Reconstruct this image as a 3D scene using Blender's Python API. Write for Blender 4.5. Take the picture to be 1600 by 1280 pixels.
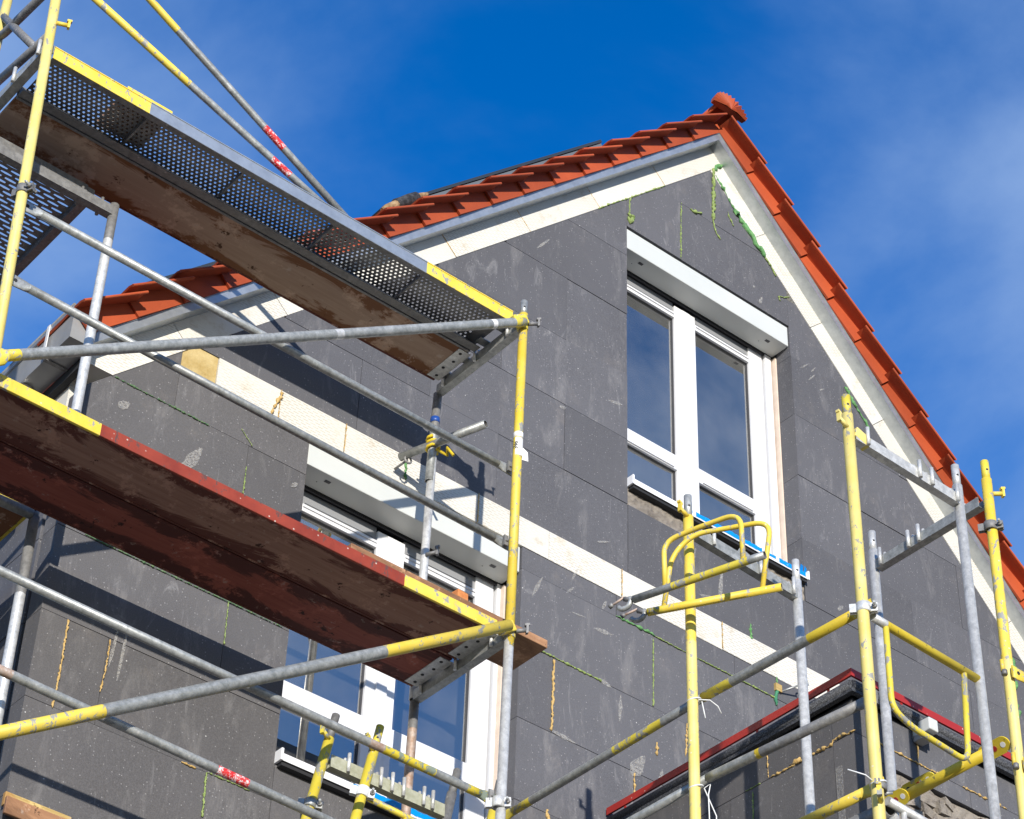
import bpy, bmesh, math, random
from mathutils import Vector, Matrix
random.seed(7)
R = math.radians
scn = bpy.context.scene
for o in list(bpy.data.objects): bpy.data.objects.remove(o)
COL = scn.collection

# ------------------------------------------------------------------ camera
cam = bpy.data.cameras.new('camera'); camo = bpy.data.objects.new('camera', cam); COL.objects.link(camo)
cam.sensor_fit = 'HORIZONTAL'; cam.sensor_width = 36.0; cam.lens = 36.0 * 3732.31 / 1600.0
cam.clip_start = 0.05; cam.clip_end = 3000
yaw, pitch, roll = 0.66591152, 0.69681838, 0.03806121
fw = Vector((math.sin(yaw) * math.cos(pitch), math.cos(yaw) * math.cos(pitch), math.sin(pitch)))
rt = Vector((math.cos(yaw), -math.sin(yaw), 0)); up = rt.cross(fw)
r2 = math.cos(roll) * rt + math.sin(roll) * up; u2 = -math.sin(roll) * rt + math.cos(roll) * up
mw = Matrix((r2, u2, -fw)).transposed().to_4x4(); mw.translation = Vector((0, -8.4, 1.6))
camo.matrix_world = mw
scn.camera = camo

# ------------------------------------------------------------------ sun, sky, exposure
SUN = Vector((0.529, 1.0, -0.227)).normalized()         # direction the light travels
sun = bpy.data.lights.new('sun', 'SUN'); sun.energy = 5.0; sun.angle = R(0.55); sun.color = (1.0, 0.945, 0.87)
suno = bpy.data.objects.new('sun', sun); COL.objects.link(suno)
suno.rotation_euler = SUN.to_track_quat('-Z', 'Y').to_euler(); suno.location = (-20, -40, 20)
w = bpy.data.worlds.new('World'); scn.world = w; w.use_nodes = True
nt = w.node_tree; nt.nodes.clear(); N = nt.nodes.new; LK = nt.links.new
sky = N('ShaderNodeTexSky'); sky.sky_type = 'NISHITA'; sky.sun_disc = False
sky.sun_elevation = math.asin(-SUN.z); sky.sun_rotation = math.atan2(-SUN.x, -SUN.y)
sky.altitude = 400; sky.air_density = 1.0; sky.dust_density = 0.0; sky.ozone_density = 2.2
hs = N('ShaderNodeHueSaturation'); hs.inputs['Saturation'].default_value = 1.42; hs.inputs['Value'].default_value = 1.36
tn = N('ShaderNodeMix'); tn.data_type = 'RGBA'; tn.blend_type = 'MULTIPLY'; tn.inputs['Factor'].default_value = 1.0; tn.inputs['B'].default_value = (0.88, 0.90, 1.18, 1)
LK(sky.outputs[0], tn.inputs['A']); LK(tn.outputs['Result'], hs.inputs['Color'])
tc = N('ShaderNodeTexCoord'); mp = N('ShaderNodeMapping'); mp.inputs['Scale'].default_value = (1.0, 1.0, 1.3)
mp.inputs['Location'].default_value = (1.288, -2.203, -1.772); mp.inputs['Rotation'].default_value = (1.82, 0.574, 1.343)
LK(tc.outputs['Generated'], mp.inputs[0])
n1 = N('ShaderNodeTexNoise'); n1.inputs['Scale'].default_value = 3.0; n1.inputs['Detail'].default_value = 9; n1.inputs['Roughness'].default_value = 0.53; n1.inputs['Distortion'].default_value = 0.25
LK(mp.outputs[0], n1.inputs['Vector'])
cr = N('ShaderNodeValToRGB'); cr.color_ramp.interpolation = 'EASE'; cr.color_ramp.elements[0].position = 0.35; cr.color_ramp.elements[1].position = 0.72
cr.color_ramp.elements[0].color = (0, 0, 0, 1); cr.color_ramp.elements[1].color = (0.85, 0.85, 0.85, 1)
LK(n1.outputs['Fac'], cr.inputs[0])
mx = N('ShaderNodeMix'); mx.data_type = 'RGBA'; mx.inputs['B'].default_value = (2.05, 3.05, 5.0, 1)
LK(cr.outputs[0], mx.inputs['Factor']); LK(hs.outputs[0], mx.inputs['A'])
bg = N('ShaderNodeBackground'); bg.inputs['Strength'].default_value = 0.15
wo = N('ShaderNodeOutputWorld'); LK(mx.outputs['Result'], bg.inputs[0]); LK(bg.outputs[0], wo.inputs[0])
scn.view_settings.view_transform = 'Standard'; scn.view_settings.look = 'None'
scn.view_settings.exposure = 0.15; scn.view_settings.gamma = 1.0; scn.view_settings.use_curve_mapping = False
scn.render.engine = 'CYCLES'
scn.cycles.max_bounces = 8; scn.cycles.transparent_max_bounces = 16

# ------------------------------------------------------------------ materials
MATS = {}
class NG:
    """small node-graph helper"""
    def __init__(s, name, rough=0.6, metal=0.0, spec=0.5):
        s.m = bpy.data.materials.new(name); s.m.use_nodes = True; s.t = s.m.node_tree; s.t.nodes.clear()
        s.b = s.n('ShaderNodeBsdfPrincipled'); s.o = s.n('ShaderNodeOutputMaterial'); s.l(s.b.outputs[0], s.o.inputs[0])
        s.b.inputs['Roughness'].default_value = rough; s.b.inputs['Metallic'].default_value = metal
        s.b.inputs['Specular IOR Level'].default_value = spec
        s.tc = s.n('ShaderNodeTexCoord'); s.oi = s.n('ShaderNodeObjectInfo')
        add = s.n('ShaderNodeVectorMath'); add.operation = 'MULTIPLY_ADD'
        cmb = s.n('ShaderNodeCombineXYZ')
        s.l(s.oi.outputs['Random'], cmb.inputs[0]); s.l(s.oi.outputs['Random'], cmb.inputs[1]); s.l(s.oi.outputs['Random'], cmb.inputs[2])
        s.l(cmb.outputs[0], add.inputs[0]); add.inputs[1].default_value = (37, 53, 71); s.l(s.tc.outputs['Object'], add.inputs[2])
        s.v = add.outputs[0]; s.raw = s.tc.outputs['Object']
    def n(s, t): return s.t.nodes.new(t)
    def l(s, a, b): s.t.links.new(a, b)
    def vec(s, scale, src=None):
        m = s.n('ShaderNodeMapping'); m.inputs['Scale'].default_value = scale; s.l(src or s.v, m.inputs[0]); return m.outputs[0]
    def noise(s, scale, detail=4, rough=0.55, dist=0.0, vec=None):
        n = s.n('ShaderNodeTexNoise'); n.inputs['Scale'].default_value = scale; n.inputs['Detail'].default_value = detail
        n.inputs['Roughness'].default_value = rough; n.inputs['Distortion'].default_value = dist; s.l(vec or s.v, n.inputs['Vector']); return n.outputs['Fac']
    def voro(s, scale, vec=None, feature='F1'):
        n = s.n('ShaderNodeTexVoronoi'); n.feature = feature; n.inputs['Scale'].default_value = scale; s.l(vec or s.v, n.inputs['Vector']); return n
    def ramp(s, fac, a, b, ca=(0, 0, 0), cb=(1, 1, 1)):
        r = s.n('ShaderNodeValToRGB'); e = r.color_ramp.elements
        e[0].position = a; e[1].position = b; e[0].color = (*ca, 1); e[1].color = (*cb, 1); s.l(fac, r.inputs[0]); return r.outputs[0]
    def mix(s, fac, a, b, mode='MIX'):
        m = s.n('ShaderNodeMix'); m.data_type = 'RGBA'; m.blend_type = mode
        for k, v in (('Factor', fac), ('A', a), ('B', b)):
            if isinstance(v, (int, float)): m.inputs[k].default_value = v
            elif isinstance(v, tuple): m.inputs[k].default_value = (*v, 1)
            else: s.l(v, m.inputs[k])
        return m.outputs['Result']
    def math(s, op, a, b=0.0):
        m = s.n('ShaderNodeMath'); m.operation = op
        for i, v in enumerate((a, b)):
            if isinstance(v, (int, float)): m.inputs[i].default_value = v
            else: s.l(v, m.inputs[i])
        return m.outputs[0]
    def vary(s, col, lo, hi):
        r = s.n('ShaderNodeMapRange'); r.inputs['To Min'].default_value = lo; r.inputs['To Max'].default_value = hi
        s.l(s.oi.outputs['Random'], r.inputs['Value'])
        c = s.n('ShaderNodeCombineColor')
        for i in range(3): s.l(r.outputs[0], c.inputs[i])
        return s.mix(1.0, col, c.outputs[0], 'MULTIPLY')
    def col(s, c):
        if isinstance(c, tuple): s.b.inputs['Base Color'].default_value = (*c, 1)
        else: s.l(c, s.b.inputs['Base Color'])
    def bump(s, h, strength=0.3, dist=0.01):
        b = s.n('ShaderNodeBump'); b.inputs['Strength'].default_value = strength; b.inputs['Distance'].default_value = dist
        s.l(h, b.inputs['Height']); s.l(b.outputs[0], s.b.inputs['Normal'])
    def done(s, key): MATS[key] = s.m; return s.m

def eps(key, base):
    g = NG('grey insulation foam', 0.9, 0, 0.2)
    big = g.noise(1.7, 5, 0.6); fine = g.noise(170, 2, 0.6)
    c = g.mix(g.ramp(big, 0.3, 0.75), tuple(x * 0.86 for x in base), tuple(x * 1.16 for x in base))
    c = g.mix(g.ramp(fine, 0.35, 0.7), c, tuple(x * 1.28 for x in base))
    sx = g.n('ShaderNodeSeparateXYZ'); g.l(g.v, sx.inputs[0]); cb = g.n('ShaderNodeCombineXYZ'); g.l(g.math('ADD', sx.outputs[0], sx.outputs[1]), cb.inputs[0]); g.l(sx.outputs[2], cb.inputs[1])
    v = g.voro(48, cb.outputs[0]); v.voronoi_dimensions = '2D'; spk = g.ramp(v.outputs['Distance'], 0.09, 0.18, (1, 1, 1), (0, 0, 0))
    sel = g.ramp(v.outputs['Color'], 0.74, 0.84)
    c = g.mix(g.math('MULTIPLY', g.math('MULTIPLY', spk, sel), 0.48), c, (0.46, 0.45, 0.44))
    v2 = g.voro(14); sp2 = g.ramp(v2.outputs['Distance'], 0.035, 0.06, (1, 1, 1), (0, 0, 0)); sel2 = g.ramp(v2.outputs['Color'], 0.80, 0.84)
    c = g.mix(g.math('MULTIPLY', g.math('MULTIPLY', sp2, sel2), 0.8), c, (0.66, 0.65, 0.62))
    scr = g.noise(7, 6, 0.75, 1.5, g.vec((1.0, 1.0, 0.35)))
    c = g.mix(g.math('MULTIPLY', g.ramp(scr, 0.60, 0.80), 0.42), c, (0.44, 0.43, 0.42))
    stv = g.noise(4.5, 7, 0.78, 0.4, g.vec((1.6, 1.6, 0.45)))
    c = g.mix(g.math('MULTIPLY', g.ramp(stv, 0.54, 0.74), 0.34), c, (0.33, 0.315, 0.30))
    dirt = g.noise(3.2, 6, 0.7)
    c = g.mix(g.math('MULTIPLY', g.ramp(dirt, 0.58, 0.78), 0.22), c, (0.30, 0.26, 0.22))
    g.col(g.vary(c, 0.90, 1.10)); g.bump(fine, 0.25, 0.004); return g.done(key)
eps('eps', (0.098, 0.0975, 0.105))
eps('eps_dirty', (0.100, 0.096, 0.096))

def white_board(key, base):
    g = NG('white mineral insulation', 0.9, 0, 0.2)
    sx = g.n('ShaderNodeSeparateXYZ'); g.l(g.raw, sx.inputs[0]); cb = g.n('ShaderNodeCombineXYZ')
    g.l(g.math('ADD', sx.outputs[0], sx.outputs[1]), cb.inputs[0]); g.l(sx.outputs[2], cb.inputs[1])
    zz = g.math('DIVIDE', sx.outputs[2], 0.0165); rowi = g.math('FLOOR', zz); fz = g.math('FRACT', zz)
    xx = g.math('FRACT', g.math('ADD', g.math('DIVIDE', g.math('ADD', sx.outputs[0], sx.outputs[1]), 0.048), g.math('FRACT', g.math('MULTIPLY', rowi, 0.37))))
    dash = g.math('MULTIPLY', g.math('LESS_THAN', fz, 0.30), g.math('LESS_THAN', xx, 0.72))
    pat = g.noise(2.3, 3, 0.6); wear = g.ramp(pat, 0.36, 0.56)
    c = g.mix(g.math('MULTIPLY', g.math('MULTIPLY', dash, wear), 0.55), base, (0.36, 0.31, 0.22))
    sm = g.noise(9, 6, 0.7); c = g.mix(g.math('MULTIPLY', g.ramp(sm, 0.56, 0.70), 0.45), c, (0.46, 0.36, 0.22))
    lg = g.noise(1.1, 4); c = g.mix(g.ramp(lg, 0.3, 0.75), c, g.mix(1.0, c, (0.93, 0.91, 0.87), 'MULTIPLY'))
    g.col(g.vary(c, 0.93, 1.03)); g.bump(g.math('MULTIPLY', dash, -1.0), 0.5, 0.003); return g.done(key)
white_board('band', (0.70, 0.68, 0.615))
g = NG('raw yellow insulation', 0.9); c = g.mix(g.ramp(g.noise(9, 6, 0.7), 0.3, 0.75), (0.38, 0.26, 0.08), (0.62, 0.49, 0.24)); g.col(c); g.bump(g.noise(60), 0.5, 0.01); g.done('rawband')

g = NG('bare masonry', 0.95, 0, 0.2); c = g.mix(g.ramp(g.noise(6, 7, 0.7), 0.3, 0.72), (0.22, 0.19, 0.16), (0.50, 0.44, 0.36))
c = g.mix(g.ramp(g.noise(22, 5, 0.7), 0.55, 0.7), c, (0.13, 0.11, 0.10)); g.col(c); g.bump(g.noise(24, 8, 0.75), 1.0, 0.03); g.done('masonry')
g = NG('beige reveal plaster', 0.9); g.col(g.mix(g.ramp(g.noise(12, 5), 0.3, 0.7), (0.62, 0.50, 0.40), (0.74, 0.62, 0.50))); g.done('beige')
g = NG('dark room', 0.95); g.col((0.22, 0.215, 0.21)); g.done('room')
g = NG('white window plastic', 0.28, 0, 0.5); g.col((0.72, 0.72, 0.72)); g.done('upvc')
g = NG('white coated aluminium', 0.35, 0, 0.5); g.col(g.mix(g.ramp(g.noise(3, 4), 0.35, 0.7), (0.565, 0.58, 0.54), (0.60, 0.61, 0.57))); g.done('box')
g = NG('glass spacer', 0.4); g.col((0.45, 0.52, 0.48)); g.done('spacer')
g = NG('head profile painted shade', 0.4); g.col((0.27, 0.275, 0.28)); g.done('headshade')  # shade below the shutter box, put into the head bars as darker grey
g = NG('sill film white', 0.4); g.col((0.80, 0.80, 0.80)); g.done('sill')
g = NG('blue protective film', 0.3); c = g.mix(g.ramp(g.noise(40, 3, 0.7), 0.66, 0.70), (0.0, 0.26, 0.70), (0.5, 0.65, 0.8)); g.col(c); g.done('film')
g = NG('dark rubber', 0.7); g.col((0.02, 0.02, 0.022)); g.done('rubber')
g = NG('dark glass seal', 0.5); g.col((0.05, 0.05, 0.055)); g.done('seal')
def tilem(key, a, b):
    g = NG('clay roof tile', 0.62, 0, 0.35); c = g.mix(g.ramp(g.noise(5, 5, 0.6), 0.3, 0.72), a, b); c = g.mix(g.math('MULTIPLY', g.ramp(g.noise(90, 2), 0.6, 0.75), 0.3), c, (0.25, 0.05, 0.02))
    g.col(g.vary(c, 0.74, 1.08)); g.bump(g.noise(120, 2), 0.12, 0.003); return g.done(key)
tilem('tile', (0.385, 0.066, 0.021), (0.47, 0.088, 0.026))
g = NG('zinc sheet', 0.42, 0.75, 0.5); c = g.mix(g.ramp(g.noise(14, 5, 0.7), 0.3, 0.7), (0.42, 0.45, 0.47), (0.58, 0.61, 0.62)); g.col(c); g.done('zinc')
g = NG('anthracite gutter', 0.4, 0.2); g.col(g.mix(g.ramp(g.noise(9, 4), 0.3, 0.7), (0.30, 0.30, 0.29), (0.36, 0.36, 0.35))); g.done('gutter')
g = NG('polished metal pipe', 0.12, 1.0); g.col((0.75, 0.74, 0.73)); g.bump(g.noise(16, 3), 0.25, 0.02); g.done('chrome')
g = NG('solar panel frame', 0.35, 0.3); g.col((0.045, 0.055, 0.06)); g.done('solar')
g = NG('solar panel glass', 0.08); g.col((0.012, 0.016, 0.03)); g.done('solarglass')
g = NG('felt lagging', 0.95); g.col(g.mix(g.ramp(g.noise(30, 5), 0.4, 0.7), (0.015, 0.015, 0.017), (0.07, 0.07, 0.075))); g.bump(g.noise(50), 0.8, 0.01); g.done('lagging')
g = NG('glass fibre insulation', 0.95); g.col(g.mix(g.ramp(g.noise(20, 6, 0.7), 0.35, 0.7), (0.20, 0.11, 0.045), (0.46, 0.32, 0.17))); g.bump(g.noise(40), 0.9, 0.02); g.done('fibre')

def galv(key, a, b, metal=0.55, rough=0.48):
    g = NG('galvanised steel', rough, metal, 0.5)
    c = g.mix(g.ramp(g.noise(34, 7, 0.75), 0.36, 0.64), a, b)
    c = g.mix(g.math('MULTIPLY', g.ramp(g.noise(11, 5, 0.7), 0.56, 0.66), 0.5), c, tuple(x * 1.35 for x in b))
    c = g.mix(g.math('MULTIPLY', g.ramp(g.noise(6, 5, 0.7, 0, g.vec((1, 1, 0.4))), 0.58, 0.72), 0.6), c, (0.20, 0.19, 0.17))
    v = g.voro(26); spl = g.math('MULTIPLY', g.ramp(v.outputs['Distance'], 0.10, 0.20, (1, 1, 1), (0, 0, 0)), g.ramp(v.outputs['Color'], 0.60, 0.66))
    c = g.mix(g.math('MULTIPLY', spl, 0.6), c, (0.62, 0.60, 0.56)); g.col(g.vary(c, 0.88, 1.08))
    rr = g.n('ShaderNodeMapRange'); rr.inputs['To Min'].default_value = rough - 0.12; rr.inputs['To Max'].default_value = rough + 0.18
    g.l(g.noise(12, 4), rr.inputs['Value']); g.l(rr.outputs[0], g.b.inputs['Roughness']); g.bump(g.noise(60, 3), 0.12, 0.003); return g.done(key)
galv('galv', (0.25, 0.26, 0.245), (0.46, 0.465, 0.44), 0.4, 0.42)
galv('galv_dark', (0.17, 0.165, 0.16), (0.28, 0.275, 0.26), 0.4, 0.6)
galv('galv_light', (0.48, 0.48, 0.46), (0.74, 0.735, 0.70), 0.35, 0.38)
galv('galv_rust', (0.36, 0.22, 0.14), (0.52, 0.44, 0.38), 0.3, 0.6)
galv('galv_olive', (0.30, 0.30, 0.20), (0.42, 0.42, 0.32), 0.1, 0.6)
def paint(key, a, b, chip=0.63, chipcol=(0.30, 0.30, 0.27), rough=0.5):
    g = NG('worn paint', rough, 0, 0.45)
    c = g.mix(g.ramp(g.noise(7, 5, 0.6), 0.3, 0.72), a, b)
    st = g.noise(5, 6, 0.75, 0.3, g.vec((2.0, 2.0, 0.5)))
    c = g.mix(g.math('MULTIPLY', g.ramp(st, 0.57, 0.72), 0.35), c, tuple(x * 0.55 for x in a))
    ch = g.noise(26, 8, 0.72, 0.4, g.vec((1, 1, 0.55))); k = g.ramp(ch, chip, chip + 0.025)
    c = g.mix(k, c, chipcol); v = g.voro(30); spl = g.math('MULTIPLY', g.ramp(v.outputs['Distance'], 0.08, 0.16, (1, 1, 1), (0, 0, 0)), g.ramp(v.outputs['Color'], 0.70, 0.74))
    c = g.mix(g.math('MULTIPLY', spl, 0.7), c, (0.72, 0.68, 0.58)); g.col(g.vary(c, 0.92, 1.05)); g.bump(g.math('ADD', k, g.noise(70, 3)), 0.15, 0.003); return g.done(key)
paint('yellow', (0.70, 0.505, 0.04), (0.77, 0.60, 0.10), 0.56)
paint('yellow_pale', (0.70, 0.56, 0.13), (0.76, 0.64, 0.24), 0.59)
paint('yellow_worn', (0.62, 0.49, 0.04), (0.72, 0.59, 0.07), 0.535)
paint('yellow_gold', (0.55, 0.40, 0.025), (0.66, 0.50, 0.035), 0.62, (0.10, 0.10, 0.05))
paint('red', (0.20, 0.026, 0.012), (0.31, 0.048, 0.022), 0.58, (0.12, 0.05, 0.04), 0.55)
paint('yellow_chip', (0.62, 0.48, 0.03), (0.70, 0.56, 0.05), 0.50, (0.22, 0.26, 0.20))
paint('green', (0.05, 0.25, 0.10), (0.10, 0.35, 0.16), 0.60)
paint('redmetal', (0.33, 0.022, 0.015), (0.38, 0.028, 0.02), 0.78, (0.2, 0.02, 0.02), 0.35)
g = NG('red sticker', 0.4); c = g.mix(g.ramp(g.noise(45, 5, 0.8), 0.52, 0.56), (0.62, 0.03, 0.03), (0.80, 0.72, 0.70)); g.col(c); g.done('sticker')
g = NG('blue tape', 0.4); g.col((0.015, 0.07, 0.32)); g.done('bluetape')
g = NG('paper tag', 0.8); g.col((0.78, 0.77, 0.74)); g.done('paper')
g = NG('black ink', 0.8); g.col((0.02, 0.02, 0.02)); g.done('ink')
g = NG('cable tie plastic', 0.4); g.col((0.72, 0.73, 0.72)); g.done('tie')
g = NG('yellow rope', 0.8); g.col((0.70, 0.50, 0.02)); g.done('rope')
def plywood(key, a, b, stain, edge=True):
    g = NG('scaffold plywood', 0.65, 0, 0.3)
    grain = g.noise(5, 6, 0.65, 0.6, g.vec((0.5, 9, 9)))
    c = g.mix(g.ramp(grain, 0.3, 0.7), a, b)
    big = g.noise(1.5, 7, 0.72, 1.2, g.vec((0.7, 2.2, 2.2)))
    if edge:                                   # water stains creep in from the plank edges
        sx = g.n('ShaderNodeSeparateXYZ'); g.l(g.raw, sx.inputs[0]); e = g.math('MULTIPLY', g.math('ABSOLUTE', sx.outputs[1]), 2.6)
        k = g.ramp(g.math('ADD', big, e), 0.70, 0.76)
    else: k = g.math('MULTIPLY', g.ramp(big, 0.46, 0.62), 0.85)
    c = g.mix(k, c, stain)
    c = g.mix(g.math('MULTIPLY', g.ramp(g.noise(4, 7, 0.78), 0.54, 0.60), 0.6), c, tuple(x * 1.4 for x in b))
    sp = g.noise(16, 6, 0.75); c = g.mix(g.math('MULTIPLY', g.ramp(sp, 0.60, 0.68), 0.45), c, (0.42, 0.36, 0.30))
    c = g.mix(g.ramp(g.noise(9, 6, 0.75), 0.62, 0.66), c, tuple(x * .4 for x in stain))
    g.col(c); g.bump(grain, 0.2, 0.004); return g.done(key)
plywood('ply_brown', (0.34, 0.225, 0.155), (0.44, 0.31, 0.22), (0.19, 0.078, 0.030))
plywood('ply_old', (0.26, 0.125, 0.085), (0.38, 0.21, 0.145), (0.12, 0.034, 0.022))
plywood('ply_red', (0.22, 0.050, 0.032), (0.31, 0.085, 0.055), (0.085, 0.02, 0.014))
plywood('timber', (0.30, 0.15, 0.075), (0.42, 0.23, 0.12), (0.16, 0.08, 0.04), False)
plywood('timber_light', (0.36, 0.23, 0.07), (0.54, 0.40, 0.16), (0.36, 0.18, 0.05), False)
g = NG('clay brick', 0.9); g.col(g.mix(g.ramp(g.noise(30, 5), 0.3, 0.7), (0.50, 0.16, 0.045), (0.62, 0.25, 0.08))); g.bump(g.noise(50), 0.5, 0.01); g.done('brick')
def foam(key, a, b):
    g = NG('expanding foam', 0.75); g.col(g.mix(g.ramp(g.noise(60, 4), 0.3, 0.7), a, b)); g.bump(g.noise(45, 5), 0.8, 0.01); return g.done(key)
foam('foam_green', (0.06, 0.20, 0.055), (0.17, 0.37, 0.13)); foam('foam_lime', (0.15, 0.22, 0.05), (0.32, 0.40, 0.13))
foam('foam_dull', (0.04, 0.14, 0.06), (0.16, 0.22, 0.10)); foam('foam_orange', (0.42, 0.26, 0.07), (0.62, 0.43, 0.17)); foam('foam_teal', (0.03, 0.16, 0.08), (0.06, 0.26, 0.13))
g = NG('plaster smear', 0.9); g.col((0.52, 0.50, 0.46)); 
g.t.links.remove(g.o.inputs[0].links[0]); tr = g.n('ShaderNodeBsdfTransparent'); ms = g.n('ShaderNodeMixShader')
g.l(g.math('MULTIPLY', g.ramp(g.noise(85, 6, 0.85), 0.42, 0.66), 0.6), ms.inputs[0]); g.l(tr.outputs[0], ms.inputs[1]); g.l(g.b.outputs[0], ms.inputs[2]); g.l(ms.outputs[0], g.o.inputs[0]); g.done('smear')
g = NG('bitumen roofing', 0.6); v = g.noise(150, 3, 0.7); c = g.mix(g.ramp(v, 0.45, 0.72), (0.018, 0.019, 0.022), (0.16, 0.165, 0.175)); g.col(c); g.bump(v, 0.6, 0.006); g.done('bitumen')
g = NG('ground gravel', 0.95); g.col(g.mix(g.ramp(g.noise(0.6, 6), 0.3, 0.7), (0.15, 0.135, 0.115), (0.21, 0.19, 0.165))); g.done('ground')
g = NG('dark roof', 0.8); g.col((0.035, 0.033, 0.033)); g.done('rooftile_dark')
g = NG('cream render', 0.9); g.col((0.60, 0.55, 0.45)); g.done('render')
# glass pane: clear, mirror-like at this glancing view
g = NG('window glass'); g.t.links.remove(g.o.inputs[0].links[0])
gl = g.n('ShaderNodeBsdfGlossy'); gl.inputs['Roughness'].default_value = 0.0; gl.inputs['Color'].default_value = (0.97, 0.95, 0.90, 1)
tr = g.n('ShaderNodeBsdfTransparent'); tr.inputs['Color'].default_value = (0.62, 0.66, 0.66, 1)
fr = g.n('ShaderNodeFresnel'); fr.inputs['IOR'].default_value = 5.2; ms = g.n('ShaderNodeMixShader')
g.l(fr.outputs[0], ms.inputs[0]); g.l(tr.outputs[0], ms.inputs[1]); g.l(gl.outputs[0], ms.inputs[2])
df = g.n('ShaderNodeBsdfDiffuse'); df.inputs['Color'].default_value = (0.62, 0.61, 0.58, 1); m2 = g.n('ShaderNodeMixShader')     # building dust on the panes
g.l(g.math('MULTIPLY', g.ramp(g.noise(2.2, 5, 0.6), 0.25, 0.8), 0.115), m2.inputs[0]); g.l(ms.outputs[0], m2.inputs[1]); g.l(df.outputs[0], m2.inputs[2]); g.l(m2.outputs[0], g.o.inputs[0]); g.done('glass')

# ------------------------------------------------------------------ object helpers
ORG = {}
def thing(name, label, cat, loc, group=None):
    o = bpy.data.objects.new(name, None); COL.objects.link(o); o.location = loc; o.empty_display_size = 0.2
    o['label'] = label; o['category'] = cat
    if group: o['group'] = group
    ORG[o] = Vector(loc); return o
def tag(o, label, cat, group=None):
    o['label'] = label; o['category'] = cat
    if group: o['group'] = group
    return o
def place(name, me, parent=None, loc=None):
    o = bpy.data.objects.new(name, me); COL.objects.link(o)
    if parent is not None: o.parent = parent; ORG[o] = ORG.get(parent, Vector())
    else: ORG[o] = Vector(loc or (0, 0, 0))
    if loc is not None and parent is None: o.location = loc
    return o
class MB:
    """mesh builder: world coordinates, one mesh per part"""
    def __init__(s): s.v = []; s.f = []; s.mi = []; s.mats = []; s.sm = []
    def slot(s, mat):
        if mat not in s.mats: s.mats.append(mat)
        return s.mats.index(mat)
    def add(s, vs, fs, mat, smooth=False):
        k = len(s.v); s.v += [Vector(p) for p in vs]; i = s.slot(mat)
        for f in fs: s.f.append([k + a for a in f]); s.mi.append(i); s.sm.append(smooth)
        return s
    def box(s, x0, x1, y0, y1, z0, z1, mat):
        vs = [(x, y, z) for x in (x0, x1) for y in (y0, y1) for z in (z0, z1)]
        return s.add(vs, [(0, 1, 3, 2), (4, 6, 7, 5), (0, 4, 5, 1), (2, 3, 7, 6), (0, 2, 6, 4), (1, 5, 7, 3)], mat)
    def obox(s, c, ax, ay, az, hx, hy, hz, mat):
        """oriented box: centre, three unit axes, half sizes"""
        c = Vector(c); ax, ay, az = Vector(ax).normalized(), Vector(ay).normalized(), Vector(az).normalized()
        vs = [c + ax * (i * hx) + ay * (j * hy) + az * (k * hz) for i in (-1, 1) for j in (-1, 1) for k in (-1, 1)]
        return s.add(vs, [(0, 1, 3, 2), (4, 6, 7, 5), (0, 4, 5, 1), (2, 3, 7, 6), (0, 2, 6, 4), (1, 5, 7, 3)], mat)
    def beam(s, p0, p1, wdt, hgt, mat, upv=(0, 0, 1)):
        p0, p1 = Vector(p0), Vector(p1); d = (p1 - p0); L = d.length; d.normalize(); sd = d.cross(Vector(upv)).normalized(); u = sd.cross(d)
        return s.obox((p0 + p1) / 2, d, sd, u, L / 2, wdt / 2, hgt / 2, mat)
    def prism(s, poly, y0, y1, mat):
        """polygon in XZ extruded along y"""
        n = len(poly); vs = [(x, y0, z) for x, z in poly] + [(x, y1, z) for x, z in poly]
        fs = [tuple(range(n)), tuple(range(2 * n - 1, n - 1, -1))] + [(i, i + n, (i + 1) % n + n, (i + 1) % n) for i in range(n)]
        return s.add(vs, fs, mat)
    def tube(s, pts, r, mat, n=12, cap=True, segs=None, hollow=False, rs=None):
        """round bar along points; segs = [(fraction, material), ...] paints lengths differently"""
        pts = [Vector(p) for p in pts]
        if segs:      # insert rings at colour changes (two-point tubes)
            a, b = pts[0], pts[-1]; fr = [0.0] + [q[0] for q in segs]; pts = [a.lerp(b, t) for t in fr]; ml = [q[1] for q in segs]
        else: ml = [mat] * (len(pts) - 1)
        m = len(pts); rings = []
        prev = None
        for i, p in enumerate(pts):
            t = (pts[min(i + 1, m - 1)] - pts[max(i - 1, 0)]).normalized()
            if prev is None:
                u = t.cross(Vector((0.31, 0.2, 0.93)));
                if u.length < 0.05: u = t.cross(Vector((1, 0, 0)))
                u.normalize()
            else: u = (prev - t * prev.dot(t)).normalized()
            prev = u; vv = t.cross(u); rr = rs[i] if rs else r
            rings.append([p + (u * math.cos(a) + vv * math.sin(a)) * rr for a in [2 * math.pi * k / n for k in range(n)]])
        for i in range(m - 1):
            vs = rings[i] + rings[i + 1]
            s.add(vs, [(k, (k + 1) % n, n + (k + 1) % n, n + k) for k in range(n)], ml[i], True)
        if cap:
            for ring, p, q, mm in ((rings[0], pts[0], pts[1], ml[0]), (rings[-1], pts[-1], pts[-2], ml[-1])):
                if hollow:
                    ins = [p + (x - p) * 0.84 for x in ring]; dp = [x + (q - p).normalized() * 0.06 for x in ins]
                    s.add(ring + ins, [(k, (k + 1) % n, n + (k + 1) % n, n + k) for k in range(n)], mm)
                    s.add(ins + dp, [(k, (k + 1) % n, n + (k + 1) % n, n + k) for k in range(n)], 'galv_dark'); s.add(dp, [tuple(range(n))], 'rubber')
                else: s.add(ring, [tuple(range(n))], mm)
        return s
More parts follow.
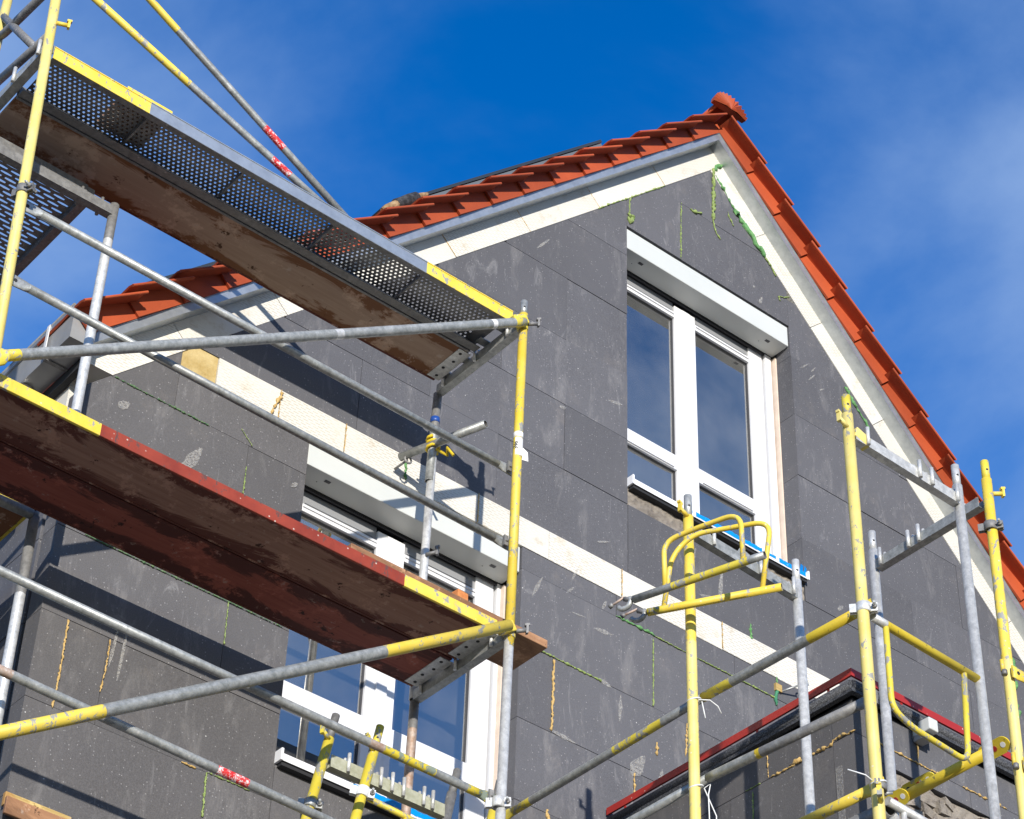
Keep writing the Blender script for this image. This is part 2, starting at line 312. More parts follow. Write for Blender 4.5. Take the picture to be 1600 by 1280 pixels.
    def build(s, name, parent=None, loc=None, bevel=0.0):
        org = ORG[parent] if parent is not None else Vector(loc or (0, 0, 0))
        me = bpy.data.meshes.new(name); me.from_pydata([tuple(p - org) for p in s.v], [], s.f)
        for m in s.mats: me.materials.append(MATS[m])
        me.polygons.foreach_set('material_index', s.mi); me.polygons.foreach_set('use_smooth', s.sm)
        b = bmesh.new(); b.from_mesh(me); bmesh.ops.remove_doubles(b, verts=b.verts, dist=1e-6); bmesh.ops.recalc_face_normals(b, faces=b.faces); b.to_mesh(me); b.free(); me.update()
        o = place(name, me, parent, loc)
        if bevel: md = o.modifiers.new('edge', 'BEVEL'); md.width = bevel; md.segments = 2; md.limit_method = 'ANGLE'
        return o
def bend(pts, rad=0.08, n=6):
    """round the corners of a polyline"""
    pts = [Vector(p) for p in pts]; out = [pts[0]]
    for i in range(1, len(pts) - 1):
        a, b, c = pts[i - 1], pts[i], pts[i + 1]; d1 = (a - b); d2 = (c - b); r = min(rad, d1.length * 0.48, d2.length * 0.48)
        p, q = b + d1.normalized() * r, b + d2.normalized() * r
        for k in range(n + 1):
            t = k / n; out.append(p.lerp(b, t).lerp(b.lerp(q, t), t))
    return out + [pts[-1]]
def clip(poly, a, b, c):
    """keep a*x+b*z<=c"""
    out = []
    for i in range(len(poly)):
        p, q = poly[i], poly[(i + 1) % len(poly)]; fp, fq = a * p[0] + b * p[1] - c, a * q[0] + b * q[1] - c
        if fp <= 0: out.append(p)
        if (fp < 0 < fq) or (fq < 0 < fp): t = fp / (fp - fq); out.append((p[0] + (q[0] - p[0]) * t, p[1] + (q[1] - p[1]) * t))
    return out
def area(poly): return abs(sum(poly[i][0] * poly[(i + 1) % len(poly)][1] - poly[(i + 1) % len(poly)][0] * poly[i][1] for i in range(len(poly)))) / 2

# ================================================================== SETTING
g_ = MB().box(-60, 80, -60, 80, -0.3, 0.0, 'ground').build('ground'); g_['kind'] = 'structure'

# ================================================================== HOUSE
RX, RZ, KS = 8.28, 13.66, 1.02
HY = math.hypot(1, KS); XL, XR = 3.905, 12.655
def zl(x, s): return RZ + s * HY + KS * (x - RX)          # left slope line at offset s
def zr(x, s): return RZ + s * HY - KS * (x - RX)
def under(poly, s=0.0, left=True, right=True):
    if left: poly = clip(poly, -KS, 1, RZ + s * HY - KS * RX)
    if right: poly = clip(poly, KS, 1, RZ + s * HY + KS * RX)
    return poly
house = thing('house', 'gabled house clad in dark grey insulation boards, orange tiles along its verge', 'house', (RX, 2.0, 0.0))
facade = MB()
W1 = (5.245, 6.709, 7.60, 9.60); W2 = (7.50, 8.985, 10.47, 12.605)
def rect(x0, x1, z0, z1): return [(x0, z0), (x1, z0), (x1, z1), (x0, z1)]
def core(x0, x1, z0, z1):
    p = under(rect(x0, x1, z0, z1), 0.2)
    if len(p) > 2: facade.prism(p, 0.140, 0.42, 'masonry')
core(XL + .16, 5.20, 0, 15); core(5.20, 6.76, 0, 7.52); core(5.20, 6.76, 9.61, 15); core(6.76, 7.39, 0, 15); core(7.39, 9.045, 0, 10.36); core(7.39, 9.045, 12.62, 15); core(9.045, XR - .16, 0, 15)
wall = facade.build('gable_wall', house)
wall['label'] = 'bare masonry behind the grey boards'
side = MB().box(XL + .16, XL + .40, 0.425, 9, 0, 9.5, 'masonry').build('side_wall', house)
MB().box(XR - .4, XR - .16, 0.425, 9, 0, 9.5, 'masonry').build('side_wall', house)
MB().box(XL + .41, XR - .41, 8.6, 8.85, 0, 9.5, 'masonry').build('back_wall', house)

GAP = 0.0015
def board(x0, x1, z0, z1, mat='eps', clipit=True, y0=None, y1=0.135, s=0.0, name='insulation_board', par=None):
    p = rect(x0 + GAP, x1 - GAP, z0 + GAP, z1 - GAP)
    if clipit: p = under(p, s)
    if len(p) < 3 or area(p) < 0.004: return None
    y = random.uniform(-0.0025, 0.0025) if y0 is None else y0
    return MB().prism(p, y, y1, mat).build(name, par or wall)
def row(z0, z1, x0, x1, joints, mat='eps'):
    xs = [x0] + [j for j in joints if x0 + .04 < j < x1 - .04] + [x1]
    for a, b in zip(xs[:-1], xs[1:]): board(a, b, z0, z1, mat)
JA = [6.505 + .9965 * k for k in range(-3, 7)]; JA[2] = 5.53; JB = [7.0 + .9965 * k for k in range(-3, 7)]
zs = [9.80, 10.305, 10.80, 11.315, 11.83, 12.345]
for i in range(5):
    J = JA if i % 2 == 0 else JB; z0, z1 = zs[i], zs[i + 1]
    if i == 0: row(z0, z1, 3.905, XR, J)
    elif i == 1: row(z0, z1, 3.905, 7.50, J); row(z0, z1, 8.985, XR, J)
    else: row(z0, z1, 3.905, W2[0], J); row(z0, z1, W2[1], XR, J)
board(4.5, 7.50, 12.345, 12.86); board(8.985, 9.6, 12.345, 12.86); board(9.6, 10.4, 12.345, 12.7)
board(7.50, 7.985, 12.612, 13.15); board(7.985, 8.985, 12.612, 13.15); board(7.6, 8.29, 13.15, 13.66); board(8.29, 9.0, 13.15, 13.66)
# right of the lower window
zr_ = [(9.45, 9.60, [7.41, 8.34]), (8.96, 9.45, [7.69, 8.69, 9.7, 10.7]), (8.48, 8.96, [6.95, 7.94, 8.94, 9.95]), (7.98, 8.48, [7.54, 8.54, 9.5]), (7.49, 7.98, [6.94, 7.94]), (7.0, 7.49, [7.5]), (6.5, 7.0, [6.95]), (6.0, 6.5, [7.5])]
for z0, z1, J in zr_: row(z0, z1, W1[1], XR if z0 > 8.4 else 9.0, J)
# left of it, and under its sill
board(3.905, 4.42, 9.34, 9.80, 'eps_dirty'); board(4.42, W1[0], 9.34, 9.60, 'eps_dirty')
for z0, z1, J in [(8.85, 9.34, [4.88]), (8.345, 8.85, [4.38]), (7.86, 8.345, [4.88]), (7.385, 7.86, [4.05, 4.27]), (6.885, 7.385, [4.88]), (6.39, 6.885, [4.4]), (5.9, 6.39, [4.88])]:
    row(z0, z1, 3.905, W1[0], J, 'eps_dirty')
for z0, z1, J in [(7.385, 7.58, []), (6.885, 7.385, [5.9]), (6.39, 6.885, [5.4, 6.4])]: row(z0, z1, W1[0], W1[1], J, 'eps_dirty')
MB().box(XL, XR, 0.0, 0.16, 0.0, 5.88, 'eps_dirty').build('lower_cladding', wall)
# side wall boards (face -x)
for i, (z0, z1) in enumerate([(5.9, 6.39), (6.39, 6.885), (6.885, 7.385), (7.385, 7.86), (7.86, 8.345), (8.345, 8.85), (8.85, 9.12)]):
    ys = [0.164, 0.70 if i % 2 else 1.15] + [((0.70 if i % 2 else 1.15) + k) for k in (1, 2, 3)]
    for a, b in zip(ys[:-1], ys[1:]):
        dx = random.uniform(-.003, .003)
        MB().box(XL + dx, XL + .158, a + GAP, b - GAP, z0 + GAP, z1 - GAP, 'eps').build('insulation_board', side)
for a, b in ((0.164, 1.0), (1.0, 2.0), (2.0, 3.0), (3.0, 4.0)):
    MB().box(XL + .004, XL + .158, a + GAP, b - GAP, 9.12, 9.42, 'band').build('white_board', side)
# white band at floor level
xs = [4.635, 5.03, 5.46, 5.876, 6.38, 6.90, 7.448, 8.243, 8.70, 9.7, 10.7, 11.7, XR]
for a, b in zip(xs[:-1], xs[1:]): board(a, b, 9.60, 9.80, 'band', y0=-0.004 + random.uniform(-.002, .002), name='white_board')
board(4.42, 4.635, 9.58, 9.80, 'rawband', y0=0.004, name='raw_board')
# white boards along the verge
def verge_poly(x, left, w0, w1):   # point on slope at along-x, offset s
    pass
def vb(sa, sb, left):
    """board from along-slope x=sa to sb between offsets 0 and .30 (perpendicular cuts)"""
    P = []
    for x, s in ((sa, 0), (sb, 0), (sb, .30), (sa, .30)):
        if left: P.append((x - s * KS / HY, zl(x, 0) + s / HY))
        else: P.append((x + s * KS / HY, zr(x, 0) + s / HY))
    return P
jl = [3.4, 4.45, 5.014, 5.57, 6.129, 6.689, 7.261, 7.844, 8.75]
for a, b in zip(jl[:-1], jl[1:]):
    p = vb(a + .0015, b - .0015, True); p = under(p, 0.31, False, True); p = clip(p, -1, 0, -XL); p = clip(p, 0, -1, -9.345)
    if len(p) > 2: MB().prism(p, -0.003 + random.uniform(-.002, .002), 0.165, 'band').build('white_board', wall)
jr = [8.0, 8.678, 9.198, 9.758, 10.33, 10.9, 11.46, 12.0, 12.9]
for a, b in zip(jr[:-1], jr[1:]):
    p = vb(a + .0015, b - .0015, False); p = clip(p, -KS, 1, RZ - .006 - KS * RX); p = clip(p, 1, 0, XR)
    if len(p) > 2: MB().prism(p, -0.003 + random.uniform(-.002, .002), 0.165, 'band').build('white_board', wall)
# mortar under the upper sill, patch by the lower sill
def rough_patch(poly, y0, y1, mat, name, par, res=0.035, amp=0.008):
    x0, x1 = min(p[0] for p in poly), max(p[0] for p in poly); z0, z1 = min(p[1] for p in poly), max(p[1] for p in poly)
    nx, nz = max(2, int((x1 - x0) / res)), max(2, int((z1 - z0) / res)); m = MB(); vs = []
    for j in range(nz + 1):
        for i in range(nx + 1):
            vs.append((x0 + (x1 - x0) * i / nx, y0 + random.uniform(-amp, amp), z0 + (z1 - z0) * j / nz))
    fs = [(j * (nx + 1) + i, j * (nx + 1) + i + 1, (j + 1) * (nx + 1) + i + 1, (j + 1) * (nx + 1) + i) for j in range(nz) for i in range(nx)]
    m.add(vs, fs, mat); m.box(x0, x1, y0 + amp * 1.5, y1, z0, z1, mat); return m.build(name, par)
rough_patch(rect(7.505, 8.98, 10.307, 10.46), 0.006, 0.17, 'masonry', 'mortar_strip', wall, 0.03, 0.006)
rough_patch(rect(5.25, 6.7, 7.52, 7.578), 0.03, 0.17, 'masonry', 'mortar_strip', wall, 0.03, 0.006)
MB().box(3.89, 4.22, -0.03, -0.004, 6.81, 6.875, 'timber_light').box(3.89, 4.22, -0.05, -0.0305, 6.76, 6.845, 'timber').build('timber_ledge', wall, bevel=.004)

# windows ---------------------------------------------------------------
def window(x0, x1, cx, zb, zt_glass, zt, ztr0, ztr1, boxz0, boxz1, sillz, name):
    hm, pw, fo = 0.093, 0.498, 0.717
    yF = 0.19
    m = MB(); F = 'upvc'
    for sg in (-1, 1):
        a, b = sorted((cx + sg * (hm + pw), cx + sg * fo)); m.box(a, b, yF, yF + .09, zb, zt, F)
    m.box(cx - hm, cx + hm, yF - .002, yF + .09, zb + .001, zt - .03, F)
    m.box(cx - .035, cx + .035, yF - .016, yF - .0025, zb + .03, zt - .045, F)
    for sg in (-1, 1):
        a, b = sorted((cx + sg * hm, cx + sg * (hm + pw)))
        a += .0005; b -= .0005
        m.box(a, b, yF, yF + .09, ztr0, ztr1, F); m.box(a, b, yF, yF + .09, zt_glass, zt_glass + .048, F); m.box(a, b, yF + .012, yF + .09, zt_glass + .0485, zt, 'headshade'); m.box(a, b, yF, yF + .09, zb, zb + .09, F)
        # drip lip over the transom and stepped head
        m.box(a + .004, b - .004, yF - .008, yF - .001, zt_glass + .024, zt_glass + .040, F); m.box(a + .02, b - .02, yF + .006, yF + .0115, zt_glass + .062, zt_glass + .085, 'headshade')
        m.box(a + .03, b - .03, yF - .010, yF - .001, ztr0 + .006, ztr0 + .016, F)
    win = m.build('window', house, bevel=.0035); win['label'] = name
    for sg in (-1, 1):
        a, b = sorted((cx + sg * hm, cx + sg * (hm + pw)))
        for z0, z1 in ((zb + .09, ztr0), (ztr1, zt_glass)):
            q = MB()
            for (p0, p1, r0, r1) in ((a, a + .005, z0, z1), (b - .005, b, z0, z1), (a + .0051, b - .0051, z0, z0 + .005), (a + .0051, b - .0051, z1 - .005, z1)):
                q.box(p0, p1, yF + .018, yF + .05, r0, r1, 'seal')
            q.build('glazing_seal', win)
            q = MB()
            for (p0, p1, r0, r1) in ((a + .020, a + .026, z0 + .02, z1 - .02), (b - .026, b - .020, z0 + .02, z1 - .02)):
                q.box(p0, p1, yF + .037, yF + .05, r0, r1, 'spacer')
            q.build('glass_spacer', win)
            MB().box(a + .004, b - .004, yF + .028, yF + .034, z0 + .004, z1 - .004, 'glass').build('pane', win)
    for xa, xb in ((cx - fo - .072, cx - fo - .011), (cx + fo + .011, cx + fo + .066)):
        MB().box(xa, xb, yF - .022, yF + .05, zb, boxz0 - .004, 'upvc').build('guide_rail', win, bevel=.003)
    MB().box(x1 - .010, x1 + .05, 0.1365, yF + .09, zb, boxz0 - .02, 'beige').build('reveal_strip', win)
    MB().box(x0 - .05, x0 + .005, 0.1365, yF + .09, zb, boxz0 - .02, 'beige').build('reveal_strip', win)
    for xa, xb in ((cx - fo - .0105, cx - fo - .0005), (cx + fo + .0005, cx + fo + .0105), (cx + fo + .0665, x1 - .0105)): MB().box(xa, xb, yF + .02, yF + .05, zb, boxz0 - .004, 'rubber').build('frame_joint', win)
    sb = MB().box(x0 + .006, x1 - .006, 0.010, 0.168, boxz0, boxz1, 'box').build('shutter_box', win, bevel=.004)
    q = MB()
    for xx in (x0 + .16, x1 - .17): q.box(xx, xx + .035, .055, .075, boxz0 - .0022, boxz0 - .0002, 'seal'); q.box(xx - .03, xx - .024, .10, .104, boxz0 - .002, boxz0 - .0002, 'seal')
    q.build('box_clip', win)
    MB().box(x0 + .01, x1 - .01, 0.170, yF + .06, boxz0 - .006, boxz1, 'rubber').build('shutter_slot', win)
    MB().box(x0 + .012, x1 - .012, 0.176, .182, boxz0 - .016, boxz0 - .0065, 'seal').build('shutter_slat', win)
    # sill with upstands at both ends
    s = MB(); s.box(x0 + .012, x1 - .02, -.045, yF - .004, sillz - .006, sillz, 'sill'); s.box(x0 + .012, x1 - .02, -.049, -.0455, sillz - .040, sillz, 'sill')
    for xa in (x0 - .004, x1 - .018): s.box(xa, xa + .014, -.054, yF - .02, sillz - .041, sillz + .024, 'sill')
    so = s.build('sill', win, bevel=.002)
    MB().box(x0 + .012, x1 - .02, -.038, .16, sillz - .060, sillz - .0365, 'rubber').build('sill_shadow', win)  # black strip standing in for the shadow beneath the sill
    f = MB(); L = x1 - x0
    for fa, fb, za, zb_ in ((.29, .325, .4, 1.1), (.345, .72, 0.12, 1.14), (.755, .80, 0.35, 1.1), (.82, .975, 0.10, 1.14)):
        n = max(2, int((fb - fa) / .012)); vs = []
        for i in range(n + 1):
            xx = x0 + L * (fa + (fb - fa) * i / n); vs += [(xx, -.0512, sillz - .036 + .036 * za + random.uniform(0, .004)), (xx, -.0512, sillz - .036 + .036 * zb_ - random.uniform(0, .007))]
        f.add(vs, [(2 * i, 2 * i + 2, 2 * i + 3, 2 * i + 1) for i in range(n)], 'film')
    fo_ = f.build('blue_film', win); md = fo_.modifiers.new('t', 'SOLIDIFY'); md.thickness = .0012
    rm = MB(); X0, X1, Y0, Y1, Z0, Z1 = x0 - .6, x1 + .8, .43, 4.2, zb - .8, zt + .25
    V = [(x, y, z) for x in (X0, X1) for y in (Y0, Y1) for z in (Z0, Z1)]
    rm.add(V, [(0, 1, 3, 2), (4, 6, 7, 5), (2, 3, 7, 6), (0, 2, 6, 4), (1, 5, 7, 3)], 'room'); rm.build('room', win)
    return win
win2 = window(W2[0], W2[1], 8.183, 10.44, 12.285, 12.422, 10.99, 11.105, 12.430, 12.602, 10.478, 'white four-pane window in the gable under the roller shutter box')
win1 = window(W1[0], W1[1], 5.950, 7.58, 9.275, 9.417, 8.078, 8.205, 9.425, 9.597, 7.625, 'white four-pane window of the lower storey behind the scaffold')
# crumpled blue film at the right end of the upper sill
cf = MB()
for k in range(7):
    c0 = Vector((8.84 + .018 * k, -.03 + .01 * (k % 2), 10.485)); cf.add([c0, c0 + Vector((.03, .012, 0)), c0 + Vector((.034, .0, .05 + .012 * (k % 3))), c0 + Vector((.006, -.012, .055))], [(0, 1, 2, 3)], 'film')
cf.build('loose_film', win2)

# roof ------------------------------------------------------------------
ANG = math.atan(KS); cu, su = math.cos(ANG), math.sin(ANG)
rf = MB()
def slopepts(xa, xb, s0, s1, left):
    f = zl if left else zr
    return [(xa, f(xa, s0)), (xb, f(xb, s0)), (xb, f(xb, s1)), (xa, f(xa, s1))]
rf.prism(slopepts(3.96, RX, .2085, .28, True), -.088, 9.0, 'tile'); rf.prism(slopepts(RX + .001, 12.85, .2085, .28, False), -.088, 9.0, 'tile')
roof = rf.build('roof', house)
zc = MB()
for left in (True, False):
    xa, xb = (3.86, RX) if left else (RX + .0005, 12.8)
    zc.prism(slopepts(xa, xb, .160, .204, left), -.100, -.096, 'zinc'); zc.prism(slopepts(xa, xb, .160, .1635, left), -.0955, .0, 'zinc'); zc.prism(slopepts(xa, xb, .2045, .2075, left), -.106, -.05, 'zinc')
zc.build('zinc_verge_trim', roof)
def tile_mesh(left):
    """verge tile: sloping plate overhanging a hanging skirt; u along slope, n outward"""
    m = MB(); L = .352; a, b = (0.0, L + .055) if left else (-.055, L)   # u range (left: uphill = +u)
    lo, hi = (.356, .298) if left else (.298, .356)
    def nn(u): return lo + (hi - lo) * (u - a) / (b - a)
    y0, y1 = -.215, .24
    vs = []
    for u in (a, b):
        for y, dn in ((y0, -.002), (y0 + .03, .005), (-.11, .005), (.06, -.002), (y1, .0)):
            vs += [(u, y, nn(u) + dn), (u, y, nn(u) + dn - .010)]
    k = 10; fs = []
    for i in range(4):
        fs += [(2 * i, 2 * i + 2, k + 2 * i + 2, k + 2 * i), (2 * i + 1, k + 2 * i + 1, k + 2 * i + 3, 2 * i + 3)]
        fs += [(2 * i, 2 * i + 1, 2 * i + 3, 2 * i + 2), (k + 2 * i, k + 2 * i + 2, k + 2 * i + 3, k + 2 * i + 1)]
    fs += [(0, k, k + 1, 1), (8, 9, k + 9, k + 8)]; m.add(vs, fs, 'tile')
    m.tube([(a - .004, y0, nn(a) - .009), (b + .004, y0, nn(b) - .009)], .0085, 'tile', 10)
    # hanging skirt, its lower end proud so that it laps the next one
    ya, yb = (-.128, -.108) if left else (-.108, -.128)
    s0, s1 = (0.004, L + .03) if left else (-.03, L - .004)
    vs = []
    for u, y in ((s0, ya), (s1, yb)):
        for n_ in (.2085, nn(u) - .004): vs += [(u, y, n_), (u, y + .016, n_)]
    m.add(vs, [(0, 2, 3, 1), (4, 5, 7, 6), (0, 4, 6, 2), (1, 3, 7, 5), (0, 1, 5, 4), (2, 6, 7, 3)], 'tile')
    me = bpy.data.meshes.new('verge_tile'); me.from_pydata([tuple(p) for p in m.v], [], m.f); me.materials.append(MATS['tile'])
    me.polygons.foreach_set('use_smooth', m.sm); bm = bmesh.new(); bm.from_mesh(me); bmesh.ops.recalc_face_normals(bm, faces=bm.faces); bm.to_mesh(me); bm.free(); return me
mL, mR = tile_mesh(True), tile_mesh(False)
base = Vector((RX, 0, RZ)); org = ORG[house]
n_left = 18
for k in range(n_left):
    x = 8.1675 - .2465 * k; u = (x - RX) * HY
    o = place('verge_tile', mL, roof); p = base + Vector((cu, 0, su)) * u - org
    o.location = p; o.rotation_euler = (0, -ANG, random.uniform(-.012, .012))
for k in range(n_left):
    x = 8.133 + .2465 * k; u = (x - RX) * HY
    o = place('verge_tile', mR, roof); p = base + Vector((cu, 0, -su)) * u - org
    o.location = p; o.rotation_euler = (0, ANG, random.uniform(-.006, .006))
# ridge: shell-shaped end cap and the ridge tile behind it
sh = MB(); cx_, cz_, nseg = 8.295, 14.115, 26; rim = []; rimb = []
for k in range(nseg + 1):
    a = math.pi * k / nseg; rr = .156 + (.0015 if k % 2 else -.001); yy = -.212 - (.012 if k % 2 else -.006)
    rim.append((cx_ + rr * math.cos(a), yy, cz_ + rr * .90 * math.sin(a))); rimb.append((cx_ + .150 * math.cos(a), -.17, cz_ + .135 * math.sin(a)))
mid = []
for k in range(nseg + 1):
    a = math.pi * k / nseg; mid.append((cx_ + .05 * math.cos(a), -.226 - (.006 if k % 2 else 0), cz_ + .05 * math.sin(a)))
nn_ = nseg + 1
vs = [(cx_, -.222, cz_)] + mid + rim + rimb + [(cx_, -.17, cz_)]
fs = [(0, 1 + k, 2 + k) for k in range(nseg)] + [(1 + k, 1 + nn_ + k, 2 + nn_ + k, 2 + k) for k in range(nseg)] + [(1 + nn_ + k, 1 + 2 * nn_ + k, 2 + 2 * nn_ + k, 2 + nn_ + k) for k in range(nseg)]
fs += [(1 + 2 * nn_ + k, len(vs) - 1, 2 + 2 * nn_ + k) for k in range(nseg)] + [(0, 1 + nn_, 1 + 2 * nn_, len(vs) - 1), (0, len(vs) - 1, 3 * nn_, 2 * nn_)]
sh.add(vs, fs, 'tile'); sh.build('ridge_end_cap', roof)
for k in range(3):
    rt_ = MB(); ya, yb = -.168 + k * .37, .22 + k * .37; v2 = []
    for y, rr in ((ya, .108), (yb, .100)):
        for j in range(13): a = math.pi * (j / 12); v2.append((cx_ + rr * math.cos(a), y, cz_ + .0 + rr * math.sin(a) * .95))
    rt_.add(v2, [(j, j + 1, 14 + j, 13 + j) for j in range(12)], 'tile', True); ro = rt_.build('ridge_tile', roof); md = ro.modifiers.new('t', 'SOLIDIFY'); md.thickness = .016
# eaves gutter on the left
gu = MB()
gx0, gx1, gz0, gz1 = 3.738, 3.862, 9.357, 9.560
gu.box(gx0, gx1, -.10, 9.0, gz0, gz0 + .003, 'gutter'); gu.box(gx0, gx0 + .003, -.10, 9.0, gz0 + .0031, gz1 - .03, 'gutter'); gu.box(gx0 - .012, gx0 + .004, -.10, 9.0, gz1 - .0299, gz1, 'zinc'); gu.box(gx1 - .003, gx1, -.10, 9.0, gz0 + .0031, gz1, 'gutter')
gu.box(gx0 + .0031, gx1 - .0031, -.10, -.096, gz0 + .0031, gz1 - .031, 'gutter'); gu.tube([(gx0 - .006, -.10, gz1 + .006), (gx0 - .006, 9.0, gz1 + .006)], .009, 'galv_dark', 8)
gut = gu.build('gutter', house)
for y in (.12, .9, 1.7):
    MB().box(gx0 - .018, gx0 - .013, y, y + .025, gz0 - .004, gz1 + .012, 'upvc').box(gx0 - .006, gx1, y, y + .025, gz0 - .007, gz0 - .0035, 'galv_dark').build('gutter_bracket', gut)
MB().box(3.866, 3.902, .0, 8.9, 9.30, 9.36, 'rubber').build('eaves_board', house)
MB().tube(bend([(3.785, .40, 9.36), (3.765, .38, 9.32), (3.77, .40, 9.20), (3.84, .42, 9.0), (3.84, .42, 8.55)], .07), .042, 'chrome', 14).build('downpipe', house)

# foam beads ------------------------------------------------------------
def bead(pts, r, mat, par=None, lump=.35, off=Vector((0, -.004, 0))):
    r *= .68; pts = [Vector(p) + off for p in pts]; dn = []
    for a, b in zip(pts[:-1], pts[1:]):
        n = max(2, int((b - a).length / (r * 1.1 + .004)))
        for i in range(n): dn.append(a.lerp(b, i / n) + Vector((random.uniform(-1, 1), random.uniform(-.6, .2), random.uniform(-1, 1))) * r * .75)
    dn.append(pts[-1]); rs = [r * max(.15, random.gauss(1, lump)) for _ in dn]; rs[0] *= .5; rs[-1] *= .5
    MB().tube(dn, r, mat, 7, rs=rs).build('foam_bead', par or wall)
Y = 0.0
def P2(*q): return [(x, Y, z) for x, z in q]
bead(P2((8.461, 13.853), (8.311, 13.689)), .022, 'foam_green'); bead(P2((8.311, 13.70), (8.30, 13.45), (8.29, 13.175)), .013, 'foam_lime', None, .5)
bead(P2((8.29, 13.175), (8.307, 13.084), (8.354, 13.031)), .007, 'foam_lime'); bead(P2((8.334, 13.634), (8.431, 13.507), (8.527, 13.38)), .013, 'foam_green', None, .5)
bead(P2((8.50, 13.41), (8.60, 13.31), (8.70, 13.215), (8.79, 13.125)), .026, 'foam_green', None, .3); bead(P2((8.77, 13.143), (8.835, 13.083), (8.882, 13.011)), .009, 'foam_lime')
bead(P2((7.523, 12.89), (7.519, 12.741)), .008, 'foam_lime'); bead(P2((7.50, 12.73), (7.53, 12.70), (7.555, 12.735), (7.525, 12.66), (7.51, 12.70)), .018, 'foam_lime', None, .4)
bead(P2((7.246, 12.605), (7.337, 12.70), (7.555, 12.918), (7.844, 13.215)), .0055, 'foam_lime', None, .6); bead(P2((7.992, 13.152), (7.984, 12.88), (7.977, 12.612)), .006, 'foam_lime', None, .7)
bead(P2((8.07, 13.141), (8.127, 13.145), (8.186, 13.175)), .013, 'foam_lime', None, .6); bead(P2((8.433, 13.353), (8.45, 13.30), (8.487, 13.243)), .008, 'foam_lime', None, .5)
bead(P2((8.91, 12.80), (8.895, 12.83), (8.915, 12.845), (8.943, 12.850), (9.005, 12.893)), .008, 'foam_lime'); bead(P2((9.505, 12.357), (9.598, 12.234), (9.677, 12.152), (9.722, 12.082)), .013, 'foam_green', None, .5)
bead(P2((7.405, 9.452), (7.593, 9.455), (7.702, 9.45)), .010, 'foam_green', None, .7); bead(P2((7.70, 9.45), (7.867, 9.447), (8.2, 9.45), (8.68, 9.45)), .005, 'foam_lime', None, .6)
bead(P2((5.88, 9.824), (5.874, 9.734), (5.876, 9.637)), .010, 'foam_green'); bead(P2((7.692, 9.436), (7.687, 8.965)), .005, 'foam_lime', None, .6); bead(P2((8.487, 9.902), (8.486, 9.786)), .011, 'foam_green', None, .6)
bead(P2((8.69, 9.61), (8.686, 9.53)), .006, 'foam_green'); bead(P2((8.68, 9.52), (8.676, 9.40)), .018, 'foam_teal', None, .4); bead(P2((10.977, 10.787), (10.96, 10.511), (10.948, 10.27)), .022, 'foam_green', None, .5)
bead(P2((4.047, 7.855), (4.052, 7.614), (4.047, 7.376)), .0062, 'foam_orange'); bead(P2((4.276, 7.852), (4.278, 7.696), (4.267, 7.557)), .0055, 'foam_orange', None, .5); bead(P2((4.74, 7.378), (4.817, 7.38)), .008, 'foam_orange')
bead(P2((4.876, 7.378), (4.883, 7.148)), .005, 'foam_lime', None, .6); bead(P2((4.876, 8.347), (4.882, 8.1)), .004, 'foam_lime', None, .6); bead(P2((4.88, 9.2), (4.88, 8.86)), .004, 'foam_lime', None, .6)
bead(P2((6.952, 8.954), (6.952, 8.736), (6.948, 8.489)), .009, 'foam_orange', None, .35); bead(P2((7.945, 8.959), (7.93, 8.732)), .007, 'foam_orange', None, .6); bead(P2((7.706, 8.73), (7.712, 8.653)), .012, 'foam_orange', None, .6)
bead(P2((7.541, 8.47), (7.54, 8.304)), .006, 'foam_orange', None, .6); bead(P2((6.931, 7.995), (6.938, 7.90)), .013, 'foam_orange', None, .4); bead(P2((6.73, 8.97), (6.95, 8.963), (7.30, 8.962)), .006, 'foam_lime', None, .6)
bead(P2((4.062, 9.342), (4.22, 9.338), (4.389, 9.338), (4.637, 9.336)), .0042, 'foam_dull', None, .9); bead(P2((4.054, 8.351), (4.27, 8.350), (4.572, 8.347), (4.87, 8.350), (5.198, 8.350)), .0035, 'foam_dull', None, .9)
bead(P2((4.82, 9.42), (4.9, 9.345)), .003, 'foam_lime'); bead(P2((4.88, 7.383), (5.0, 7.385), (5.12, 7.384)), .004, 'foam_lime', None, .7)
for a, b in ((7.844, 13.215), (7.261, 12.62), (6.689, 12.037), (6.129, 11.466)): bead(P2((a, b), (a - .15, b + .15)), .003, 'foam_orange', None, .6)
for a, b in ((5.03, 9.60), (5.46, 9.60), (7.448, 9.60), (8.243, 9.60), (6.38, 9.60)): bead([(a, -.006, b), (a, -.006, b + .2)], .0035, 'foam_orange', None, .6)
bead([(4.98, -.006, 9.60), (5.01, -.008, 9.70), (5.04, -.006, 9.78)], .010, 'foam_orange', None, .7)
